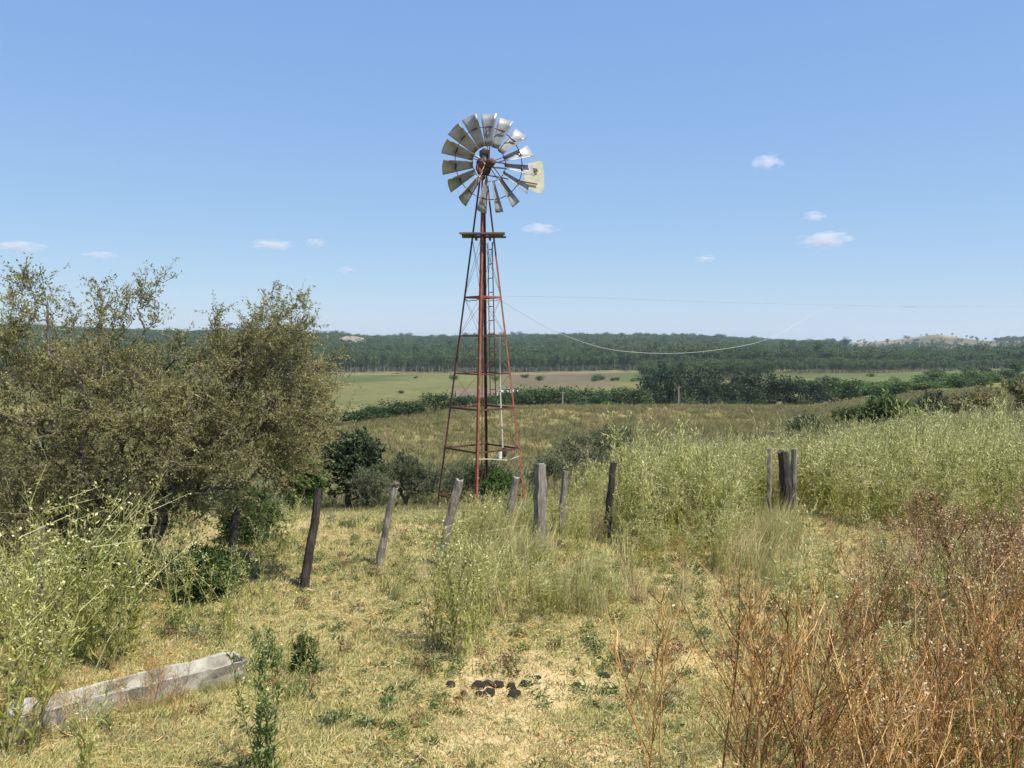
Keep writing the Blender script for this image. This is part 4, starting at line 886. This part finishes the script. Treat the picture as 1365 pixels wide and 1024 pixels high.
def fieldgrass():
    x, y = fan(26000, -.66, .70, 14.6, 62, 1.25); x, y = keep(x, y, .35 + .65 * sstep(.35, .6, fbm(x * .25, y * .25, 171)))
    n = len(x); s_ = (.45 + .75 * rng.random(n)) * (.25 + .75 * sstep(20.5, 25, y - 5 * sstep(.08, .13, x / y))) * (1 + .012 * (y - 15))
    x2, y2 = fan(30000, -.62, .66, 60, 185, 1.1); x2, y2 = keep(x2, y2, .3 + .7 * sstep(.35, .65, fbm(x2 * .06, y2 * .04, 173))); n2 = len(x2)
    X = np.concatenate([x, x2]); Y = np.concatenate([y, y2]); S_ = np.concatenate([s_, 1.0 + 1.1 * rng.random(n2)])
    scatter('field_grass', fg, np.stack([X, Y, H(X, Y)], 1), rng.random(n + n2) * 6.283, .12, np.stack([S_ * 1.2, S_ * 1.2, S_ * .8], 1), 'rough green and brown pasture grass on the slope below the windmill')
fieldgrass()
# grey scrub dotted over the slope
def scrubmesh(m, n=110, L_=.16, W_=.06, h=.8):
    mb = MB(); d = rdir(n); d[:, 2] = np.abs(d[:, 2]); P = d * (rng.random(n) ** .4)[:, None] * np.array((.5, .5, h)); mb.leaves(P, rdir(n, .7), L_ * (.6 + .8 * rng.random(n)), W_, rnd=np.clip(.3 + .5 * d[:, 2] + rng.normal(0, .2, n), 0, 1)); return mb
sc_ = [proto(scrubmesh(grey_leaf), 'scrub_source', grey_leaf) for _ in range(4)]
clumps()
def scrub():
    x, y = fan(2600, -.5, .68, 19, 60, 1.2); u = x / y; p = sstep(.5, .7, fbm(x * .13, y * .13, 181)); p = np.maximum(p, .5 * sstep(.08, .15, u) * sstep(26, 34, y)); x, y = keep(x, y, p * .55)
    x2, y2 = fan(900, -.5, .7, 60, 180, 1.1); x2, y2 = keep(x2, y2, sstep(.54, .7, fbm(x2 * .05, y2 * .05, 183)) * .5)
    X = np.concatenate([x, x2]); Y = np.concatenate([y, y2]); n = len(X)
    scatter('low_scrub', sc_, np.stack([X, Y, H(X, Y)], 1), rng.random(n) * 6.283, .1, .5 + .9 * rng.random(n), 'low grey green scrub dotted over the slope')
scrub()

# ------------------------------------------------------------------ far trees
def treemesh(kind):
    """crown and trunk builders of a tree about 1 m tall (scaled when placed)"""
    cr, tr = MB(), MB()
    if kind == 'round':
        nb = 7; blobs = [(np.array((rng.normal(0, .17), rng.normal(0, .17), .22 + .5 * rng.random())), np.array((.27, .27, .22)) * (.8 + .5 * rng.random()), 1) for _ in range(nb + 2)]; n = 900; P = crown_points(n, blobs); L_, W_ = .085, .06
        tr.tube([(0, 0, -.05), (.01, 0, .2), (0, .02, .5)], [.035, .028, .015], 6)
    elif kind == 'dark':
        nb = 8; blobs = [(np.array((rng.normal(0, .13), rng.normal(0, .13), -.02 + .8 * rng.random() + .1)), np.array((.25, .25, .2)) * (.8 + .4 * rng.random()), 1) for _ in range(nb + 2)]; n = 950; P = crown_points(n, blobs); L_, W_ = .075, .045
        tr.tube([(0, 0, -.05), (.01, 0, .3), (0, .01, .7)], [.03, .022, .012], 6)
    else:                                                     # plantation eucalyptus: long pale bole, narrow crown
        blobs = [(np.array((rng.normal(0, .05), rng.normal(0, .05), z)), np.array((.13, .13, .12)) * (.8 + .5 * rng.random()), 1) for z in (.5, .6, .68, .76, .84, .92)]; n = 300; P = crown_points(n, blobs); L_, W_ = .08, .035
        tr.tube([(0, 0, -.05), (.005, 0, .35), (0, .01, .85)], [.014, .011, .005], 5)
        for k in range(4): a = rng.random() * 6.28; tr.sticks([(0, 0, .4 + .1 * k)], [(math.cos(a) * .1, math.sin(a) * .1, .5 + .1 * k)], .005, .003, 3)
    z = (P[:, 2] - P[:, 2].min()) / np.ptp(P[:, 2]); cr.leaves(P, rdir(len(P), .2), L_ * (.6 + .8 * rng.random(len(P))), W_ * (.7 + .6 * rng.random(len(P))), rnd=np.clip(.5 + rng.normal(0, .28, len(P)), 0, 1))
    return cr, tr
CM = {}
for kd, lm, bk in (('round', far_leaf, far_bark), ('green', far_green, far_bark), ('dark', pine_leaf, far_bark), ('euc', forest_leaf, pale_bark)):
    CM[kd] = []
    for k in range(4):
        cr, tr = treemesh({'green': 'round', 'euc': 'euc'}.get(kd, kd)); CM[kd].append((cr.mesh('crown', lm, False), tr.mesh('trunk', bk)))
def far_tree(kd, p, h, wide, name, label, group):
    cm, tm = CM[kd][rng.integers(4)]; o = empty(name, p, label, 'tree', group, rng.random() * 6.283); o.scale = (h * wide, h * wide, h)
    link_mesh('trunk', tm, o); link_mesh('crown', cm, o)
def row(kd, name, spots, label, group, base=None):
    spots = sorted(spots); what = label
    for k_, (px, py_top, Y, wpx) in enumerate(spots):
        if len(spots) > 1: label = ('rightmost ' if k_ == len(spots) - 1 else ORD[k_] + ' ') + ('' if k_ in (0, len(spots) - 1) else 'from the left, ') + what
        p = foot(px, Y); h = max((at(px, py_top, Y).z - p.z), 1.5); far_tree(kd, p, h, wpx * Y / F / (h * .75), name, label, group)
# the hedge of trees below the field on the left
sp = [(455, 548, 135, 30), (472, 544, 137, 34), (490, 540, 139, 36), (508, 536, 142, 38), (527, 532, 145, 40), (545, 531, 147, 36), (562, 531, 150, 34), (582, 519, 152, 28), (600, 527, 156, 26), (612, 526, 158, 24), (440, 551, 133, 26)]
row('round', 'valley_tree', sp, 'bushy tree of the hedge on the slope left of the windmill', 'hedge trees on the slope')
sp = [(690 + 15 * k + rng.normal(0, 4), 513 + rng.normal(0, 4), 205 + rng.normal(0, 14), 28 + 8 * rng.random()) for k in range(12)]
row('round', 'valley_tree', sp, 'dark green tree behind the field crest by the windmill', 'trees behind the field crest')
sp = [(862, 492, 235, 34), (880, 487, 230, 40), (900, 496, 228, 36), (918, 489, 240, 34), (936, 494, 232, 36), (955, 490, 238, 34), (974, 498, 230, 32), (990, 492, 240, 36), (1008, 491, 232, 34), (1026, 499, 236, 30), (1046, 497, 226, 40), (1066, 499, 222, 40), (1082, 505, 224, 28), (1110, 503, 205, 38), (870, 503, 215, 30), (945, 505, 214, 32), (1000, 506, 216, 30)]
row('dark', 'dark_tree', sp, 'near black evergreen in the wood behind the field', 'evergreen wood behind the field')
sp = [(1135 + 13 * k + rng.normal(0, 4), 503 + 10 * rng.random() + .03 * k * k, 210 + 12 * rng.normal(), 32 + 10 * rng.random()) for k in range(14)]
row('green', 'green_tree', sp, 'fresh green tree right of the dark evergreens', 'green thicket right of the evergreens')
row('green', 'green_tree', [(850, 522, 190, 30), (1128, 512, 240, 30), (1165, 505, 260, 34)], 'pale green tree beside the dark evergreens', 'green trees beside the evergreens')
for px, top, Y, wpx, lb in [(1356, 478, 330, 20, 'lone dark tree high on the far right slope'), (1307, 503, 190, 16, 'small lone tree on the right pasture'), (1290, 500, 240, 12, 'tiny lone tree on the far pasture left of the small one'), (1345, 508, 170, 18, 'small grey tree below the lone dark one')]: row('round', 'lone_tree', [(px, top, Y, wpx)], lb, None)
row('dark', 'ridge_tree', [(1043, 454, 1400, 11), (1058, 456, 1390, 9), (1068, 452, 1410, 12), (1079, 457, 1395, 9), (1094, 455, 1400, 13), (1112, 453, 1420, 10), (1126, 449, 1430, 12), (782, 446, 1900, 14), (815, 445, 1900, 12), (868, 446, 1900, 13)], 'tall tree standing out on the far wooded skyline', 'trees on the skyline')
# eucalyptus plantation: its front row tree by tree, the rest as one mass
def plantation():
    k = 0
    for px in np.arange(430, 860, 6.2):
        Y = 700 + 14 * rng.normal() + (20 if px > 640 else 0); p = foot(px + rng.normal(0, 1.5), Y); h = 15.5 + 2.5 * rng.normal() * .6
        far_tree('euc', p, h, 1.25, 'eucalyptus_tree', 'slim eucalyptus with a pale trunk along the plantation edge', 'eucalyptus at the plantation edge'); k += 1
    srcs = []
    for q in range(5):
        cr, tr = treemesh('euc'); mb = MB(); mb.v = cr.v + tr.v; mb.r = cr.r + tr.r; mb.f4 = cr.f4 + [f + cr.n for f in tr.f4]; mb.m4 = [np.zeros(len(f)) for f in cr.f4] + [np.ones(len(f)) for f in tr.f4]; mb.f3 = [f + cr.n for f in tr.f3]; mb.m3 = [np.ones(len(f)) for f in tr.f3]; mb.n = cr.n + tr.n; srcs.append(proto(mb, 'forest_source', [forest_leaf, pale_bark]))
    x, y = fan(60000, -.72, .74, 430, 2900, .55); f = forest_mask(x, y); px = CX + F * x / y
    f *= np.where(y < 715, np.where((px > 420) & (px < 850), 0, 1), 1)
    f = np.maximum(f, .06 * sstep(1380, 1450, y) * sstep(1110, 1140, px) * sstep(.5, .62, fbm(x * .012, y * .012, 191)))
    x, y = keep(x, y, f); n = len(x); px = CX + F * x / y; h = (11 + 5 * rng.random(n)) * (.68 + .66 * fbm(x * .014, y * .014, 193)) * np.where(rng.random(n) < .03, 1.35, 1); h *= np.where((y < 690) & (px > 600), .62, 1); h *= np.where((px > 1110) & (y > 1380), .4 + .35 * rng.random(n), 1); wd = h * (1.3 + .0008 * np.maximum(y - 700, 0))
    scatter('plantation_forest', srcs, np.stack([x, y, H(x, y) - .3], 1), rng.random(n) * 6.283, .02, np.stack([wd, wd, h], 1), 'dark green plantation forest covering the far hills')
plantation()

# low thicket filling the valley floor behind the field
def thicket():
    srcs = []
    for q in range(4):
        cr, tr = treemesh('round'); srcs.append(proto(cr, 'thicket_source', far_leaf if q % 2 else far_green))
    x, y = fan(1700, -.30, .62, 195, 640, .8); u = x / y; px = CX + F * u
    p = sstep(.46, .62, fbm(x * .012, y * .008, 301)); p = p * sstep(590, 700, px) + .15 * sstep(.55, .65, fbm(x * .02, y * .012, 303)) * (1 - sstep(590, 700, px))
    p = np.maximum(p, .9 * sstep(845, 870, px) * (1 - sstep(1120, 1140, px)) * sstep(215, 235, y) * (1 - sstep(380, 430, y)))
    p = np.maximum(p, .75 * sstep(1110, 1140, px) * (1 - sstep(1270, 1330, px)) * (1 - sstep(300, 380, y)))
    p *= 1 - .8 * sstep(640, 690, px) * (1 - sstep(840, 860, px)) * sstep(330, 380, y)
    x, y = keep(x, y, p * .8); n = len(x); h = 1.8 + 3.2 * rng.random(n) ** 1.5
    scatter('thicket', srcs, np.stack([x, y, H(x, y) - .2], 1), rng.random(n) * 6.283, .03, np.stack([h * 1.5, h * 1.5, h], 1), 'low green thicket dotted over the valley floor behind the field')
thicket()

# ------------------------------------------------------------------ farm buildings, poles, rocks
def house(px, Y, wm, dm, hw, hr, wallm, roofm, label, rz=0.1, zoff=0.0):
    b = foot(px, Y); root = empty('farmhouse', b + Vector((0, 0, zoff)), label, 'house', None, rz)
    mb = MB(); mb.box((0, 0, hw / 2 - 1), (wm, dm, hw + 2)); g_ = hw; mb.add([(-wm / 2, -dm / 2, g_), (-wm / 2, dm / 2, g_), (-wm / 2, 0, g_ + hr), (wm / 2, -dm / 2, g_), (wm / 2, dm / 2, g_), (wm / 2, 0, g_ + hr)], [[0, 1, 2], [3, 5, 4]]); mb.build('wall', wallm, root)
    rf = MB(); e = .4
    for s_ in (-1, 1):
        V = [(-wm / 2 - e, s_ * (dm / 2 + e), g_ - .1), (wm / 2 + e, s_ * (dm / 2 + e), g_ - .1), (wm / 2 + e, 0, g_ + hr + .12), (-wm / 2 - e, 0, g_ + hr + .12)]; V2 = [(a, b_, c + .12) for a, b_, c in V]; rf.add(V + V2, [[0, 1, 2, 3], [7, 6, 5, 4], [0, 4, 5, 1], [1, 5, 6, 2], [2, 6, 7, 3], [3, 7, 4, 0]])
    rf.build('roof', roofm, root)
    for x in np.linspace(-wm * .36, wm * .36, 4): mb = MB(); mb.box((x, -dm / 2 - .02, hw * .52), (1.1, .1, 1.2)); mb.build('window', dark_glass, root)
    mb = MB(); mb.box((wm * .12, -dm / 2 - .02, 1.05), (1.0, .12, 2.1)); mb.build('door', post_dark, root)
house(637, 222, 11, 7, 2.7, 1.7, wall_mat, roof_mat, 'low farmhouse with a reddish roof half hidden by trees behind the windmill', .12, 0.0)
house(679, 222, 5, 5, 3.2, 1.0, wall_mat, tin_mat, 'small pale shed right of the reddish roofed farmhouse', -.1, 0.0)
row('round', 'valley_tree', [(622, 524, 180, 22), (655, 524, 182, 22), (668, 515, 186, 24), (693, 520, 186, 24), (640, 530, 176, 16)], 'bushy tree close around the farmhouse', 'trees around the farmhouse')
for px, top, base, Y, lb in [(750, 522, 541, 172, 'pale short pole on the field crest right of the windmill'), (905, 515, 540, 172, 'thin grey pole in front of the evergreen wood')]:
    p = foot(px, Y); h = at(px, top, Y).z - p.z; mb = MB(); mb.tube([(0, 0, -.3), (0, 0, h * .5), (.03, 0, h)], [.16, .14, .11], 8); mb.box((0, 0, h - .25), (.9, .1, .1)); tag(mb.build('utility_pole', pale_bark, None, p), lb, 'pole')
def rocks():
    bm = bmesh.new(); p = foot(470, 1440); p.z = 3 + 1440 * 7.0 / F - 12
    bmesh.ops.create_icosphere(bm, subdivisions=4, radius=1)
    for v in bm.verts:
        c = v.co; n_ = 1 + .5 * (float(fbm(c.x * 2 + 5, c.z * 2 + c.y, 201)) - .5); step = round(c.z * 4) / 4 * .6 + c.z * .4; v.co = Vector((c.x * 24 * n_, c.y * 22 * n_, (step * 12) * n_))
    me = bpy.data.meshes.new('rock_outcrop'); bm.to_mesh(me); bm.free(); me.materials.append(rock_mat); tag(link_mesh('rock_outcrop', me, None, p), 'pale rocky outcrop at the end of the wooded hill left of the windmill', 'rock')
rocks()

# ------------------------------------------------------------------ clouds
def cloudmat():
    m, t, N, L = newmat('cloud'); N.remove(N['Principled BSDF']); out = N['Material Output']; tc = N.new('ShaderNodeTexCoord')
    ln = N.new('ShaderNodeVectorMath'); ln.operation = 'LENGTH'; L.new(tc.outputs['Object'], ln.inputs[0])
    n = N.new('ShaderNodeTexNoise'); n.inputs['Scale'].default_value = 1.9; n.inputs['Detail'].default_value = 5; oi = N.new('ShaderNodeObjectInfo'); ad = N.new('ShaderNodeVectorMath'); ad.operation = 'ADD'
    L.new(tc.outputs['Object'], ad.inputs[0]); L.new(oi.outputs['Location'], ad.inputs[1]); L.new(ad.outputs[0], n.inputs['Vector'])
    f = N.new('ShaderNodeMath'); f.operation = 'SUBTRACT'; f.inputs[0].default_value = 1.05; L.new(ln.outputs['Value'], f.inputs[1])
    s_ = N.new('ShaderNodeMath'); s_.operation = 'MULTIPLY_ADD'; s_.inputs[1].default_value = 2.2; s_.inputs[2].default_value = -1.35; L.new(n.outputs['Fac'], s_.inputs[0])
    a = N.new('ShaderNodeMath'); a.operation = 'ADD'; L.new(f.outputs[0], a.inputs[0]); L.new(s_.outputs[0], a.inputs[1])
    k = N.new('ShaderNodeMath'); k.operation = 'MULTIPLY'; k.use_clamp = False; L.new(a.outputs[0], k.inputs[0]); L.new(N_color_value(N), k.inputs[1])
    mx = N.new('ShaderNodeMath'); mx.operation = 'MAXIMUM'; L.new(k.outputs[0], mx.inputs[0])
    mx.inputs[1].default_value = 0
    v = N.new('ShaderNodeVolumePrincipled'); v.inputs['Color'].default_value = (1, 1, 1, 1); v.inputs['Anisotropy'].default_value = .2; L.new(mx.outputs[0], v.inputs['Density']); L.new(v.outputs[0], out.inputs['Volume'])
    return m
def N_color_value(N):
    v = N.new('ShaderNodeValue'); v.outputs[0].default_value = .016; return v.outputs[0]
def clouds():
    m = cloudmat(); bm = bmesh.new(); bmesh.ops.create_icosphere(bm, subdivisions=3, radius=1.0); me = bpy.data.meshes.new('cloud'); bm.to_mesh(me); bm.free(); me.materials.append(m)
    for px, py, w_, h_, lb in [(1023, 216, 24, 13, 'small white puff of cloud right of the windmill wheel, highest of all'), (1085, 289, 18, 8, 'tiny white cloud above the wide one on the right'), (1098, 320, 40, 13, 'widest white cloud, below the tiny one'), (720, 305, 28, 9, 'small flat cloud close beside the windmill platform'),
                              (365, 326, 36, 8, 'thin faint cloud above the thorn tree crown'), (420, 324, 18, 8, 'faint wisp right of the thin cloud over the thorn tree'), (22, 328, 44, 9, 'low flat cloud over the left hill'), (135, 340, 28, 6, 'very faint wisp over the left top of the thorn tree'), (940, 345, 16, 6, 'faint speck of cloud low over the plantation hills'), (462, 360, 14, 6, 'faint small wisp above the rocky outcrop')]:
        p = at(px, py, 7600); s_ = 7600 / F; o = link_mesh('cloud', me, None, p); o.scale = (w_ * s_, w_ * s_ * .8, h_ * s_); tag(o, lb, 'cloud', 'fair weather clouds')
clouds()

# ------------------------------------------------------------------ haze
def haze():
    m, t, N, L = newmat('haze'); N.remove(N['Principled BSDF']); v = N.new('ShaderNodeVolumePrincipled'); v.inputs['Color'].default_value = (.72, .86, 1, 1); v.inputs['Density'].default_value = 0.0001; v.inputs['Anisotropy'].default_value = .3
    L.new(v.outputs[0], N['Material Output'].inputs['Volume'])
    mb = MB(); mb.box((0, 0, 5), (13000, 13000, 110)); tag(mb.build('haze', m), 'thin blue summer haze over the valley', None, None, 'stuff')
haze()
